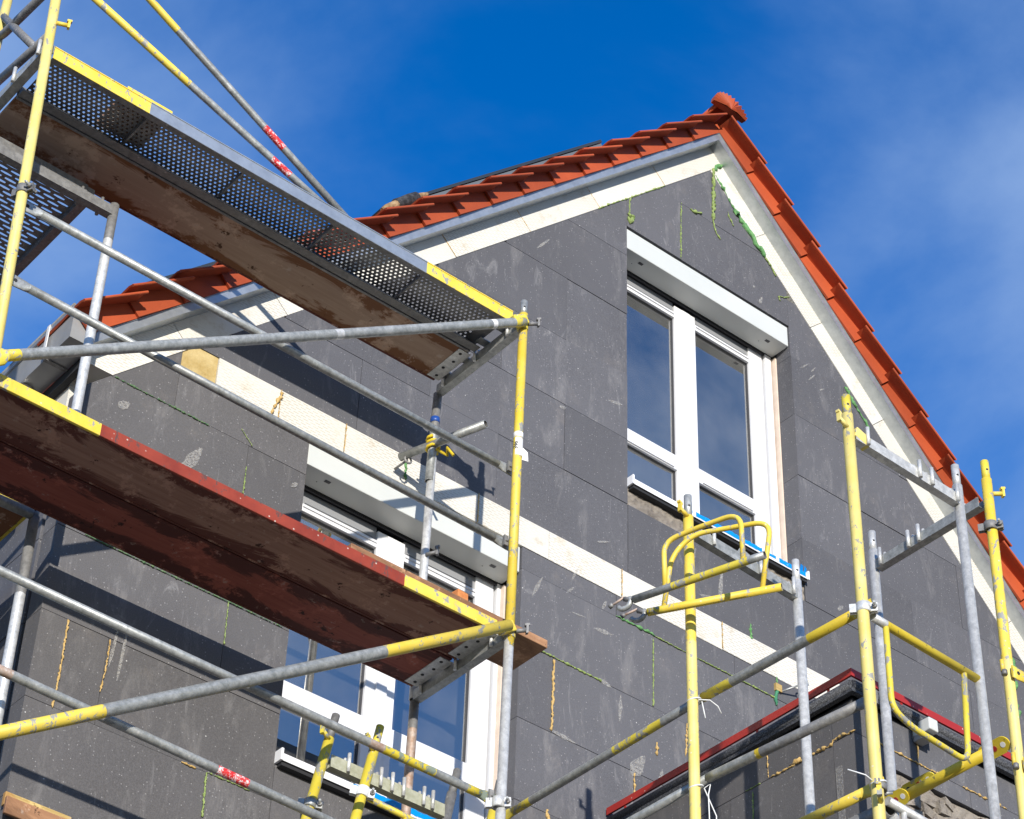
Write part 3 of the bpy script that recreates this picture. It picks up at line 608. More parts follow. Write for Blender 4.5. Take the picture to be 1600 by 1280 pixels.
# plaster smears on the boards
def smear(x, z, dx, dz, wd):
    d = Vector((dx, dz)); n = Vector((-dz, dx)).normalized(); m = MB(); k = 7; vs = []
    for i in range(k + 1):
        t = i / k; ww = wd * math.sin(math.pi * min(.97, t * .9 + .08)) * random.uniform(.6, 1.1); c = Vector((x, z)) + d * (t - .5)
        vs += [(c.x + n.x * ww, -.0042, c.y + n.y * ww), (c.x - n.x * ww, -.0042, c.y - n.y * ww)]
    m.add(vs, [(2 * i, 2 * i + 1, 2 * i + 3, 2 * i + 2) for i in range(k)], 'smear'); o = m.build('plaster_smear', wall); md = o.modifiers.new('t', 'SOLIDIFY'); md.thickness = .001
for q in [(6.825, 9.38, .07, .16, .012), (7.31, 9.93, .10, .05, .008), (7.318, 9.485, .03, .07, .012), (7.312, 9.30, .14, .015, .016), (7.129, 9.329, .10, .01, .007), (8.25, 10.08, .03, .26, .022), (8.16, 9.93, .18, .02, .02), (7.098, 9.60, .05, .12, .010), (7.065, 9.47, .05, .06, .010),
          (7.328, 8.962, .10, -.02, .018), (7.438, 8.846, .01, .18, .016), (7.029, 8.487, .18, -.01, .014), (7.57, 8.53, .10, .16, .05), (7.74, 8.52, .02, .12, .02), (7.40, 11.038, .12, .03, .012), (6.982, 10.767, .05, .02, .016), (6.797, 12.003, .10, .14, .010), (5.177, 9.235, .04, .04, .016), (8.72, 12.69, .03, .08, .016), (8.66, 12.78, .02, .02, .012),
          (9.12, 12.33, .10, .10, .008), (9.18, 12.26, .07, .09, .007), (9.20, 12.34, .05, .07, .006), (9.27, 12.2, .06, .05, .006), (9.3, 10.4, .05, .05, .02), (8.0, 10.15, .1, .2, .03), (4.55, 9.05, .12, .25, .04), (4.30, 7.83, .02, .25, .012), (4.35, 7.8, .015, .3, .010), (4.14, 9.20, .06, .05, .03)]: smear(*q)

nb = thing('neighbour_house', 'dark roofed house opposite, seen only as a reflection in the lower window', 'house', (12.0, -13.0, 0))
nx0, nx1, ny0, ny1, nze, nzr = 9.5, 14.6, -17.0, -9.5, 12.6, 17.7
MB().box(nx0, nx1, ny0, ny1, 0, nze, 'render').build('wall', nb)
nm = (ny0 + ny1) / 2
MB().add([(nx0 - .4, ny1 + .5, nze - .3), (nx1 + .4, ny1 + .5, nze - .3), (nx1 + .4, nm, nzr), (nx0 - .4, nm, nzr), (nx0 - .4, ny0 - .5, nze - .3), (nx1 + .4, ny0 - .5, nze - .3)], [(0, 1, 2, 3), (3, 2, 5, 4)], 'rooftile_dark').build('roof', nb).modifiers.new('t', 'SOLIDIFY').thickness = .2
MB().add([(nx0, ny1, nze), (nx0, ny0, nze), (nx0, nm, nzr - .25)], [(0, 1, 2)], 'render').add([(nx1, ny1, nze), (nx1, ny0, nze), (nx1, nm, nzr - .25)], [(0, 1, 2)], 'render').build('gable', nb)
for k in range(2):
    for zz in (1.2, 4.2, 7.4): MB().box(nx0 + 1.2 + 2.7 * k, nx0 + 2.4 + 2.7 * k, ny1 + .005, ny1 + .05, zz, zz + 1.5, 'solarglass').build('window', nb)
# ================================================================== SOLAR PANELS on the far side of the left slope
def solar(xa, xb, stop, label, y0=.20):
    t = thing('solar_panel', label, 'solar panel', (xa, y0, zl(xa, .36)), 'solar panels on the left roof slope')
    def pp(s0, s1, ins=0.0):
        A, B = xa + ins, xb - ins; out = []
        for x, s in ((A, s0), (B, s0), (B, s1), (A, s1)):
            xb0 = x; out.append((xb0 - s * KS / HY, zl(xb0, 0) + s / HY))
        return out
    dx = stop * KS / HY
    xa += dx; xb += dx
    MB().prism(pp(.372, stop - .026, .012), y0 + .006, y0 + 1.65, 'solar_side').build('side_cover', t)
    MB().prism(pp(stop - .020, stop, 0), y0, y0 + 1.66, 'solar').build('frame', t)
    MB().prism(pp(stop + .0005, stop + .002, .02), y0 + .02, y0 + 1.64, 'solarglass').build('glass', t)
g = NG('slate grey cover', 0.4, .2); g.col((0.15, 0.17, 0.175)); g.done('solar_side')
solar(5.72, 7.44, .522, 'dark solar panel just below the ridge, upper one on the left slope')
solar(4.225, 5.53, .490, 'dark solar panel low on the left slope, half hidden by the scaffold deck')
cb = thing('lagged_pipe', 'short pipe wrapped in black lagging with frayed brown ends above the left verge', 'pipe', (5.6, .02, 11.6))
a0 = Vector((5.552, -.03, 11.465)); a1 = Vector((5.863, -.03, 11.80)); dv = (a1 - a0)
MB().tube([a0 + dv * t for t in (0, .1, .25, .35)], .028, 'fibre', 10, rs=[.014, .026, .030, .030]).build('frayed_end', cb)
MB().tube([a0 + dv * t for t in (.72, .85, .95, 1.02)], .028, 'fibre', 10, rs=[.026, .024, .018, .010]).build('frayed_end', cb)
MB().tube([a0 + dv * t for t in (.30, .31, .45, .60, .75, .76)], .04, 'lagging', 12, rs=[.02, .041, .040, .043, .040, .02]).build('lagging', cb)

# ================================================================== FLAT-ROOFED EXTENSION
ext = thing('extension', 'flat roofed extension with grey boards and red roof trim at lower right', 'extension', (8.6, -.9, 0))
EX, EY, EXR = 7.385, -1.765, 10.6
ew = MB().box(EX + .12, EXR, EY + .12, -.01, 0, 8.0, 'masonry').build('core_wall', ext)
ews = [(7.845, 8.03, [-1.62]), (7.35, 7.845, [-1.62, -.9]), (6.85, 7.35, [-1.3]), (6.35, 6.85, [-.9])]
for z0, z1, J in ews:
    ys = [EY] + J + [-.006]
    for a, b in zip(ys[:-1], ys[1:]): d = random.uniform(-.002, .002); MB().box(EX + d, EX + .118, a + GAP, b - GAP, z0 + GAP, z1 - GAP, 'eps_dirty').build('insulation_board', ew)
for z0, z1, J in [(7.845, 8.03, [7.83, 8.8, 9.8]), (7.745, 7.845, [8.2, 9.2])]:
    xs = [EX + .0] + J + [EXR]
    for a, b in zip(xs[:-1], xs[1:]):
        d = random.uniform(-.002, .002); MB().box(max(a + GAP, EX + .1195 if a == EX else a + GAP), b - GAP, EY + d, EY + .118, z0 + GAP, z1 - GAP, 'eps').build('insulation_board', ew)
MB().box(EX + .1195, 7.60, EY, EY + .118, 7.25, 7.743, 'eps').build('insulation_board', ew); MB().box(EX + .1195, EXR, EY, EY + .118, 6.0, 6.9, 'eps').build('insulation_board', ew)
rough_patch(rect(7.605, 9.6, 6.905, 7.735), EY + .015, EY + .12, 'masonry', 'exposed_masonry', ew, .05, .014)
rb = MB()
for k in range(46):
    x = random.uniform(7.62, 8.7); z = random.uniform(7.2, 7.72); a = random.uniform(.02, .055); rb.obox((x, EY + .02, z), (1, random.uniform(-.3, .3), random.uniform(-.3, .3)), (0, 1, .1), (random.uniform(-.2, .2), 0, 1), a * 1.3, .018, a * .7, 'masonry')
rbo = rb.build('rubble_stone', ew); rbo['kind'] = 'stuff'
# roof edge: bitumen roll, red strip on small brackets
er = MB()
er.box(EX - .02, EXR, EY - .02, -.012, 8.035, 8.075, 'bitumen')
roofx = er.build('flat_roof', ext)
rl = MB(); rl.tube([(EX - .035, -.012, 8.078), (EX - .035, EY - .035, 8.078)], .029, 'bitumen', 12); rl.tube([(EX - .035, EY - .035, 8.078), (EXR, EY - .035, 8.078)], .029, 'bitumen', 12)
rl.box(EX - .05, EX - .004, EY - .05, -.012, 8.035, 8.055, 'bitumen').box(EX - .004, EXR, EY - .05, EY - .004, 8.035, 8.055, 'bitumen').build('bitumen_edge', roofx)
tr_ = MB(); tr_.box(EX - .052, EX - .040, EY - .052, -.012, 8.122, 8.164, 'redmetal'); tr_.box(EX - .0399, EX - .015, EY - .0519, -.013, 8.160, 8.164, 'redmetal')
tr_.box(EX - .040, EXR, EY - .052, EY - .040, 8.122, 8.164, 'redmetal'); tr_.box(EX - .0149, EXR, EY - .0399, EY - .015, 8.160, 8.164, 'redmetal')
red = tr_.build('red_edge_trim', roofx)
for k in range(4): y = -.16 - .5 * k; MB().box(EX - .046, EX - .041, y, y + .014, 8.08, 8.121, 'redmetal').build('trim_bracket', red)
for k in range(5): x = EX + .3 + .5 * k; MB().box(x, x + .014, EY - .046, EY - .041, 8.08, 8.121, 'redmetal').build('trim_bracket', red)
MB().box(7.80, 7.865, EY - .12, EY - .005, 7.985, 8.055, 'box').box(7.80, 7.865, EY - .085, EY - .005, 7.955, 7.985, 'gutter').build('roof_outlet', ext, bevel=.006)
def bx(pts, y=None, x=None): return pts
Yo = Vector((-.003, 0, 0))
bead([(EX, -1.507, 7.843), (EX, -1.61, 7.841), (EX, -1.625, 7.862), (EX, -1.775, 7.848)], .010, 'foam_orange', ew, .6, Yo); bead([(EX, -1.19, 7.845), (EX, -1.33, 7.843), (EX, -1.50, 7.845)], .006, 'foam_orange', ew, .7, Yo); bead([(EX, -1.33, 7.85), (EX, -1.40, 7.862)], .016, 'foam_orange', ew, .5, Yo)
bead([(EX, -1.013, 7.846), (EX, -1.12, 7.843)], .004, 'foam_lime', ew, .6, Yo); bead([(EX, -1.063, 7.826), (EX, -1.058, 7.62)], .004, 'foam_lime', ew, .6, Yo); bead([(EX, -1.175, 7.98), (EX, -1.175, 7.85)], .004, 'foam_orange', ew, .6, Yo)
bead([(7.51, EY, 7.846), (7.829, EY, 7.846), (8.031, EY, 7.846)], .006, 'foam_orange', ew, .5); bead([(8.145, EY, 7.846), (8.325, EY, 7.845), (8.469, EY, 7.846)], .006, 'foam_orange', ew, .6); bead([(7.834, EY, 8.02), (7.829, EY, 7.862)], .005, 'foam_orange', ew, .4)
pz = MB(); pz.box(EX - .004, EX - .0005, -1.67, -1.63, 7.36, 7.70, 'smear'); pz.build('plaster_smear', ew)
# wall anchor eyes screwed into the band
an = MB(); an.tube([(8.70, 0, 9.50), (8.80, -.09, 9.56)], .006, 'galv', 8); ring = [(8.82 + .028 * math.cos(t), -.11, 9.575 + .022 * math.sin(t)) for t in [k * math.pi / 6 for k in range(13)]]; an.tube(ring, .005, 'galv', 6, False); an.box(8.665, 8.715, -.02, -.002, 9.50, 9.55, 'timber_light'); an.build('wall_anchor', house)

# ================================================================== SCAFFOLD HELPERS
RP = .0242
def V3(*a): return Vector(a)
def post(par, top, bot, segs, r=RP, spigot=.10, smat='galv', name='standard'):
    m = MB(); top, bot = Vector(top), Vector(bot); m.tube([top, bot], r, segs[0][1], 16, segs=segs, hollow=not spigot)
    if spigot:
        d = (top - bot).normalized(); m.tube([top - d * .01, top + d * spigot], r * .80, smat, 14, hollow=True)
        sidev = d.cross(Vector((-.4, -.9, 0))).normalized(); f = Vector((-.45, -.89, 0)); c = top + d * spigot * .45 + f * r * .80
        m.tube([c - f * .004, c + f * .001], .006, 'rubber', 8)
    o = m.build(name, par); return o
def collar(par, pos, axis=(0, 0, 1), r=RP, mat='galv_dark', h=.052, out=(-.6, -.8, 0), name='coupler'):
    """half-shell coupler with flange, bolt and nut"""
    pos, ax, out = Vector(pos), Vector(axis).normalized(), Vector(out); out = (out - ax * out.dot(ax)).normalized(); sd = ax.cross(out)
    m = MB(); n = 20; R0, R1 = r + .001, r + .007
    for a0_, a1_ in ((8, 172), (188, 352)):
        vs = []
        for k in range(n + 1):
            a = R(a0_ + (a1_ - a0_) * k / n); d = out * math.sin(a) + sd * math.cos(a)
            for rr in (R0, R1):
                for s in (-1, 1): vs.append(pos + d * rr + ax * (s * h / 2 * (1 if rr == R0 else .86)))
        fs = []
        for k in range(n):
            b = 4 * k; fs += [(b + 2, b + 6, b + 7, b + 3), (b, b + 1, b + 5, b + 4), (b, b + 4, b + 6, b + 2), (b + 1, b + 3, b + 7, b + 5)]
        m.add(vs, fs, mat, True)
    for s in (-1, 1):
        c = pos + sd * (s * (r + .018)); m.obox(c + out * .007, sd, out, ax, .015, .004, h * .42, mat); m.obox(c - out * .007, sd, out, ax, .015, .004, h * .42, mat)
    o = m.build(name, par)
    c = pos + sd * (r + .020); b = MB(); b.tube([c - out * .030, c + out * .050], .006, 'galv', 8); b.tube([c + out * .013, c + out * .026], .012, 'galv_dark', 6); b.tube([c - out * .034, c - out * .022], .011, 'galv_dark', 6)
    b.build('bolt', o); return o
def rail(par, p0, p1, segs, r=.0205, flats=(1, 1), fmat='galv', name='guard_rail', fh=.034):
    """tube whose ends are pressed flat and drilled"""
    p0, p1 = Vector(p0), Vector(p1); d = (p1 - p0).normalized(); m = MB(); a = p0 + d * (.07 if flats[0] else 0); b = p1 - d * (.07 if flats[1] else 0)
    m.tube([a, b], r, segs[0][1], 14, segs=segs, hollow=not (flats[0] and flats[1]))
    sd = d.cross(Vector((0, 0, 1))).normalized(); u = sd.cross(d)
    for fl, e, s, mm in ((flats[0], p0, 1, segs[0][1]), (flats[1], p1, -1, segs[-1][1])):
        if not fl: continue
        t = d * s; k = 12; ring = lambda c, rx, ry: [c + (u * math.cos(2 * math.pi * i / k) * rx + sd * math.sin(2 * math.pi * i / k) * ry) for i in range(k)]
        rr = [ring(e + t * .072, r, r), ring(e + t * .045, fh * .9, r * .45), ring(e + t * .0, fh, .006), ring(e - t * .035, fh * .98, .006)]
        for q0, q1 in zip(rr[:-1], rr[1:]): m.add(q0 + q1, [(i, (i + 1) % k, k + (i + 1) % k, k + i) for i in range(k)], mm, True)
        m.add(rr[-1], [tuple(range(k))], mm); c = e - t * .002; m.tube([c - sd * .0085, c + sd * .0085], .009, 'rubber', 10)
    return m.build(name, par)
def wedge(par, pos, mat='yellow', out=(-.3, -.95, 0), name='wedge_lock'):
    """short peg with a hooked flag that keeps a rail on its post"""
    pos, out = Vector(pos), Vector(out).normalized(); m = MB(); m.tube([pos, pos + out * .055], .011, mat, 10)
    sd = out.cross(Vector((0, 0, 1))).normalized(); c = pos + out * .060
    m.obox(c + Vector((0, 0, .006)), out, sd, (0, 0, 1), .006, .010, .026, mat); m.obox(c + Vector((0, 0, .030)), out, sd, (0, 0, 1), .012, .009, .006, mat); return m.build(name, par)
def transom(par, p0, p1, mat='galv', w_=.042, h_=.052, fins=(.08, .28, .5, .72, .92), finmat='galv_light', name='transom', fo=(0, 0, 1), side=None):
    """U-section cross bar with upright pegs that hold the decks"""
    p0, p1 = Vector(p0), Vector(p1); d = (p1 - p0).normalized(); sd = d.cross(Vector((0, 0, 1))).normalized(); L = (p1 - p0).length; m = MB(); c = (p0 + p1) / 2
    m.obox(c + sd * (w_ / 2 - .002), d, sd, (0, 0, 1), L / 2, .002, h_ / 2, mat); m.obox(c - sd * (w_ / 2 - .002), d, sd, (0, 0, 1), L / 2, .002, h_ / 2, mat); m.obox(c - Vector((0, 0, h_ / 2 + .0015)), d, sd, (0, 0, 1), L / 2, w_ / 2, .0015, mat)
    o = m.build(name, par)
    for f in fins:
        q = p0 + (p1 - p0) * f + sd * ((w_ / 2 + .009) if side is None else side * (w_ / 2 + .009)); k = MB(); k.tube([q - Vector((0, 0, .030)), q + Vector((0, 0, .068))], .0095, finmat, 8); k.build('peg', o)
        q = p0 + (p1 - p0) * f - sd * .006; k = MB(); k.tube([q, q + Vector((0, 0, .058))], .008, finmat, 8); k.build('peg', o)
    return o
def perforated(x0, x1, y0, y1, z, cx, cy, r, mat, name, par, slot=0.0, swap=False, nseg=8):
    """sheet with real holes: every brick-bonded cell is a quad ring round its hole"""
    m = MB(); nx, ny = int((x1 - x0) / cx), int((y1 - y0) / cy); cx, cy = (x1 - x0) / nx, (y1 - y0) / ny; idx = m.slot(mat); vs, fs = m.v, m.f
    for j in range(ny):
        sh_ = (.5 if j % 2 else 0)
        for i in range(nx):
            a = x0 + (i + sh_) * cx; b = min(a + cx, x1)
            if b - a < cx * .9: a0, b0 = a, b; vs += [Vector((a0, y0 + j * cy, z)), Vector((b0, y0 + j * cy, z)), Vector((b0, y0 + (j + 1) * cy, z)), Vector((a0, y0 + (j + 1) * cy, z))]; k = len(vs); fs.append([k - 4, k - 3, k - 2, k - 1]); continue
            ya, yb = y0 + j * cy, y0 + (j + 1) * cy; mx_, my_ = (a + b) / 2, (ya + yb) / 2; k = len(vs)
            so = [(b, yb), (mx_, yb), (a, yb), (a, my_), (a, ya), (mx_, ya), (b, ya), (b, my_)]; hl = []
            for q in range(8):
                an = math.pi / 4 + q * math.pi / 4; ox = slot * (1 if math.cos(an) > .3 else (-1 if math.cos(an) < -.3 else 0)); hl.append((mx_ + ox + r * math.cos(an), my_ + r * math.sin(an)))
            vs += [Vector((px, py, z)) for px, py in so] + [Vector((px, py, z)) for px, py in hl]
            for q in range(8): fs.append([k + q, k + (q + 1) % 8, k + 8 + (q + 1) % 8, k + 8 + q])
        if sh_: vs += [Vector((x0, y0 + j * cy, z)), Vector((x0 + cx * .5, y0 + j * cy, z)), Vector((x0 + cx * .5, y0 + (j + 1) * cy, z)), Vector((x0, y0 + (j + 1) * cy, z))]; k = len(vs); fs.append([k - 4, k - 3, k - 2, k - 1])
    m.mi = [idx] * len(fs); m.sm = [False] * len(fs)
    org_ = ORG[par]; me = bpy.data.meshes.new(name); me.from_pydata([tuple(p - org_) for p in m.v], [], m.f); me.materials.append(MATS[mat]); me.update()
    o = place(name, me, par); md = o.modifiers.new('t', 'SOLIDIFY'); md.thickness = .002; return o

# ================================================================== LEFT SCAFFOLD (front bay)
ls = thing('scaffold', 'tall yellow and grey steel scaffold standing across the left of the gable', 'scaffold', (4.4, -.63, 0))
post(ls, (5.868, -1.0, 10.165), (5.849, -1.0, 8.02), [(1, 'yellow')], spigot=.095)
post(ls, (5.849, -1.0, 8.09), (5.74, -1.0, 0.02), [(1, 'galv_light')], r=.0236, spigot=0)
post(ls, (5.866, -.27, 10.07), (5.845, -.27, 9.45), [(.45, 'galv_dark'), (1, 'galv')], spigot=0)
post(ls, (5.858, -.27, 9.62), (5.836, -.27, 8.07), [(1, 'galv_light')], r=.0225, spigot=0)
post(ls, (5.844, -.27, 8.06), (5.74, -.27, 0.02), [(.02, 'galv_dark'), (.075, 'galv_rust'), (1, 'galv_rust')], r=.0236, spigot=0)
post(ls, (2.885, -1.0, 11.35), (3.06, -1.0, 7.0), [(1, 'yellow_pale')], r=.0252, spigot=0)
post(ls, (2.955, -.27, 11.6), (2.955, -.27, 0.02), [(1, 'yellow_pale')], spigot=0)
post(ls, (3.06, -1.0, 7.0), (3.06, -1.0, 0.02), [(1, 'yellow_pale')], spigot=0)
# transoms under both decks
for z, xx, mt in ((10.085, 5.862, 'galv'), (8.085, 5.842, 'galv')): transom(ls, (xx, -.98, z), (xx, -.29, z), mt, .046, .056, (.10, .5, .9), side=-1)
transom(ls, (2.955, -.98, 10.15), (2.955, -.29, 10.16), 'galv', .046, .050, (.08, .42, .80), side=-1)
rail(ls, (2.955, -.95, 10.27), (2.955, -.29, 10.40), [(1, 'galv_dark')], .021, (0, 0), name='end_rail')
MB().tube(bend([(2.955, -.795, 10.30), (2.955, -.26, 11.0)], .1), .021, 'galv_dark', 12).build('end_brace', ls)
MB().tube(bend([(2.955, -1.0, 10.70), (2.955, -.27, 10.81), (2.955, -.05, 11.1)], .10), .022, 'galv_dark', 12).build('end_brace', ls)
# guard rails between the two frames, outside
ya = -.952
rail(ls, (3.03, ya, 9.15), (5.845, ya, 9.125), [(1, 'galv')]); rail(ls, (3.05, ya, 8.705), (5.84, ya, 8.655), [(1, 'galv')])
rail(ls, (3.05, ya, 7.235), (5.82, ya, 7.20), [(.50, 'galv'), (.76, 'galv'), (.79, 'galv_rust'), (.90, 'yellow_chip'), (.97, 'galv'), (1, 'yellow_chip')]); rail(ls, (3.06, ya, 6.80), (5.81, ya, 6.72), [(.10, 'galv_rust'), (.475, 'galv'), (.535, 'sticker'), (1, 'galv')])
# diagonals
rail(ls, (2.985, -1.045, 8.165), (5.842, -1.04, 10.07), [(.02, 'yellow_worn'), (.58, 'galv'), (.595, 'galv_light'), (.92, 'galv'), (.93, 'paper'), (.975, 'galv'), (1, 'yellow_worn')], .0262, (1, 0), name='diagonal_brace', fh=.05)
rail(ls, (3.02, -1.05, 6.24), (5.81, -1.045, 8.105), [(.25, 'yellow'), (.74, 'galv'), (1, 'yellow')], .0285, (1, 0), name='diagonal_brace', fh=.05)
# clasp shoes where diagonals meet the right post, with wedges
for z, mt, xx in ((10.085, 'yellow_worn', 5.863), (8.105, 'yellow', 5.848)):
    m = MB(); m.tube([(xx, -1.0, z - .035), (xx, -1.0, z + .04)], .031, mt, 16); m.obox((xx - .045, -1.03, z - .01), (1, 0, .66), (0, 1, 0), (-.66, 0, 1), .05, .020, .028, mt); m.build('clasp', ls, bevel=.006)
    wedge(ls, (xx + .015, -1.028, z + .0), 'galv_dark', (.75, -.35, .25))
for z, xx in ((10.27, 2.94),): wedge(ls, (xx, -1.025, z), 'yellow', (.9, -.3, .1))
collar(ls, (2.975, -1.0, 9.18), (0, 0, 1), .025, 'galv_dark', .05, (-.9, -.4, 0)); collar(ls, (5.822, -1.0, 7.16), (0, 0, 1), RP, 'galv_light', .055, (-.7, -.7, 0))
for z, xx in ((9.125, 5.858), (8.655, 5.853), (7.20, 5.825)):
    m = MB(); m.obox((xx - .028, -.975, z), (1, 0, 0), (0, 1, 0), (0, 0, 1), .012, .006, .030, 'galv_dark'); m.tube([(xx - .03, -.99, z), (xx - .03, -.93, z)], .008, 'galv_dark', 8); m.build('rail_peg', ls)
# wall tie tube clamped to the inner post, with yellow rope
MB().tube([(5.775, -.085, 9.69), (5.955, -.60, 9.705)], .0235, 'galv', 14, hollow=True).build('wall_tie', ls)
m = MB(); m.tube([(5.79, -.02, 9.655), (5.80, -.12, 9.665)], .007, 'galv_dark', 8); m.tube([(5.80 + .022 * math.cos(t), -.125, 9.662 + .022 * math.sin(t)) for t in [k * math.pi / 5 for k in range(11)]], .006, 'galv_dark', 6, False); m.build('eye_bolt', ls)
rp = [(5.852 + .034 * math.cos(t), -.275 + .034 * math.sin(t), 9.66 + .012 * k / 3) for k, t in enumerate([q * math.pi / 4 for q in range(22)])]
MB().tube(rp, .009, 'rope', 7).tube([(5.86, -.30, 9.66), (5.89, -.36, 9.60), (5.87, -.38, 9.63), (5.90, -.40, 9.58)], .009, 'rope', 7).build('rope_lashing', ls)
MB().tube([(5.8585, -.27, 9.86), (5.8578, -.27, 9.895)], .0262, 'bluetape', 14).build('tape_band', ls)
wedge(ls, (5.838, -.295, 8.95), 'galv_dark', (.6, -.7, .2), 'rail_peg')
# inspection tag on the yellow post, lettered by hand
tg = MB(); cx0 = 5.8605
vs = []
for k in range(7):
    a = R(200 + 28 * k); 
    for z in (9.185, 9.30): vs.append((cx0 + .0255 * math.cos(a), -1.0 + .0255 * math.sin(a), z))
tg.add(vs, [(2 * k, 2 * k + 2, 2 * k + 3, 2 * k + 1) for k in range(6)], 'paper', True)
tg.add([(cx0 + .0255, -1.0, 9.27), (cx0 + .0255, -1.0, 9.185), (cx0 + .055, -1.02, 9.175), (cx0 + .05, -1.02, 9.23)], [(0, 1, 2, 3)], 'paper')
tg.tube([(cx0 + .001, -1.0, 9.305), (cx0 + .001, -1.0, 9.34)], .0256, 'paper', 14)
tagp = tg.build('inspection_tag', ls)
fc = bpy.data.curves.new('t', 'FONT'); fc.body = '346'; fc.size = .034; fc.align_x = 'CENTER'; fo = bpy.data.objects.new('t', fc); COL.objects.link(fo)
bpy.context.view_layer.update(); dg = bpy.context.evaluated_depsgraph_get(); tm = bpy.data.meshes.new_from_object(fo.evaluated_get(dg)); bpy.data.objects.remove(fo)
tm.name = 'tag_lettering'; tm.materials.clear(); tm.materials.append(MATS['ink'])
out_ = Vector((-.62, -.78, 0)).normalized(); Mx = Matrix((Vector((0, 0, 1)), out_.cross(Vector((0, 0, 1))), out_)).transposed()
if Mx.determinant() < 0: Mx = Matrix((Vector((0, 0, 1)), -out_.cross(Vector((0, 0, 1))), out_)).transposed()
tm.transform(Mx.to_4x4()); tm.transform(Matrix.Translation(Vector((cx0, -1.0, 9.245)) + out_ * .0268 - ORG[ls])); place('tag_lettering', tm, tagp)

# decks -----------------------------------------------------------------
def steel_deck(x0, x1, y0, y1, z, segs, label):
    t = thing('steel_deck', label, 'scaffold deck', ((x0 + x1) / 2, (y0 + y1) / 2, z))
    m = MB()
    for a, b, mt in segs: m.box(a, b, y0, y0 + .004, z, z + .072, mt).box(a, b, y0 - .003, y0 + .03, z + .0725, z + .078, mt)
    m.build('outer_edge', t)
    MB().box(x0, x1, y0 + .0045, y0 + .038, z, z + .004, 'galv_dark').build('edge_flange', t)
    MB().box(x0, x1, y1 - .004, y1, z, z + .07, 'galv_dark').box(x0, x1, y1 - .05, y1 - .0045, z, z + .004, 'galv_dark').build('inner_edge', t)
    perforated(x0 + .03, x1 - .07, y0 + .006, y1 - .006, z + .058, .0275, .0235, .0072, 'galv_dark', 'perforated_sheet', t)
    MB().box(x1 - .07, x1, y0 + .0045, y1 - .0045, z + .052, z + .06, 'galv_dark').build('end_plate', t)
    for k in range(1, 5): xx = x0 + (x1 - x0) * k / 5; MB().box(xx, xx + .010, y0 + .0046, y1 - .0046, z + .030, z + .055, 'galv_dark').build('cross_rib', t)
    for yy in (y0 + .08, y1 - .09):
        q = MB().box(x1 - .03, x1 + .045, yy, yy + .05, z + .03, z + .036, 'galv').box(x1 + .04, x1 + .046, yy, yy + .05, z - .01, z + .0295, 'galv'); q.build('hook', t)
    return t
def wood_deck(x0, x1, y0, y1, z, segs, mat, label, plates=True, edge_h=.066):
    t = thing('wood_deck', label, 'scaffold deck', ((x0 + x1) / 2, (y0 + y1) / 2, z)); m = MB()
    for a, b, mt in segs: m.box(a, b, y0, y0 + .016, z, z + edge_h, mt)
    m.build('outer_edge', t, bevel=.003)
    MB().box(x0, x1, y1 - .012, y1, z + .001, z + edge_h, 'ply_old').build('inner_edge', t)
    MB().box(x0, x1, y0 + .0165, y1 - .0125, z + .003, z + .022, mat).build('panel', t)
    if plates:
        q = MB().box(x1 - .06, x1 + .02, y0 + .02, y1 - .02, z - .002, z + .0025, 'galv_light')
        for k in range(4): yy = y0 + .05 + k * (y1 - y0 - .1) / 3; q.tube([(x1 - .03 + .012 * (k % 2), yy, z - .0035), (x1 - .03 + .012 * (k % 2), yy, z)], .0095, 'rubber', 8)
        q.build('claw_plate', t)
        for yy in (y0 + .06, y1 - .1): MB().box(x1 + .012, x1 + .05, yy, yy + .05, z + .01, z + .018, 'galv').box(x1 + .045, x1 + .05, yy, yy + .05, z - .04, z + .0095, 'galv').build('hook', t)
    return t
steel_deck(2.985, 5.82, -.968, -.645, 10.105, [(2.985, 3.53, 'yellow'), (3.53, 5.24, 'zinc'), (5.24, 5.82, 'yellow')], 'perforated steel deck with yellow ends, outer plank of the top level')
wood_deck(2.985, 5.80, -.635, -.312, 10.105, [(2.985, 5.80, 'galv_dark')], 'ply_brown', 'brown stained plywood deck, inner plank of the top level')
wood_deck(2.985, 5.80, -.968, -.645, 8.105, [(2.985, 3.575, 'yellow'), (3.575, 5.24, 'red'), (5.24, 5.80, 'yellow')], 'ply_old', 'dirty brown deck with red and yellow edge, outer plank of the middle level')
wood_deck(2.985, 5.79, -.637, -.314, 8.105, [(2.985, 5.79, 'ply_red')], 'ply_red', 'dark red plywood deck, inner plank of the middle level')
lb = MB().box(3.40, 3.66, -.945, -.66, 10.186, 10.21, 'timber').box(3.40, 3.66, -.952, -.9455, 10.186, 10.222, 'yellow').build('edge_board', None, (3.53, -.8, 10.186), .003); tag(lb, 'short yellow edged board lying on the perforated top deck', 'board')
for i, (a, b, lab) in enumerate((((2.72, -.90, 10.877), (4.70, -.90, 10.205), 'lower of two loose rails leaning on the top deck, yellow upper half'), ((2.75, -.875, 11.363), (4.885, -.875, 10.206), 'upper of two loose rails leaning on the top deck, yellow upper half'))):
    o = MB().tube([a, b], .0195, 'galv', 14, segs=[(.52, 'yellow'), (.785, 'galv'), (.845, 'sticker'), (1, 'galv')] if i == 0 else [(.42, 'yellow'), (.69, 'galv'), (.75, 'sticker'), (1, 'galv')]).build('loose_rail', None, b); tag(o, lab, 'rail', 'loose rails on the top deck')
pl = MB().box(4.95, 6.145, -.93, -.652, 8.186, 8.232, 'timber').build('plank', None, (5.4, -.78, 8.186), .003); tag(pl, 'brown wooden plank on the middle deck, its end jutting past the yellow post', 'plank')
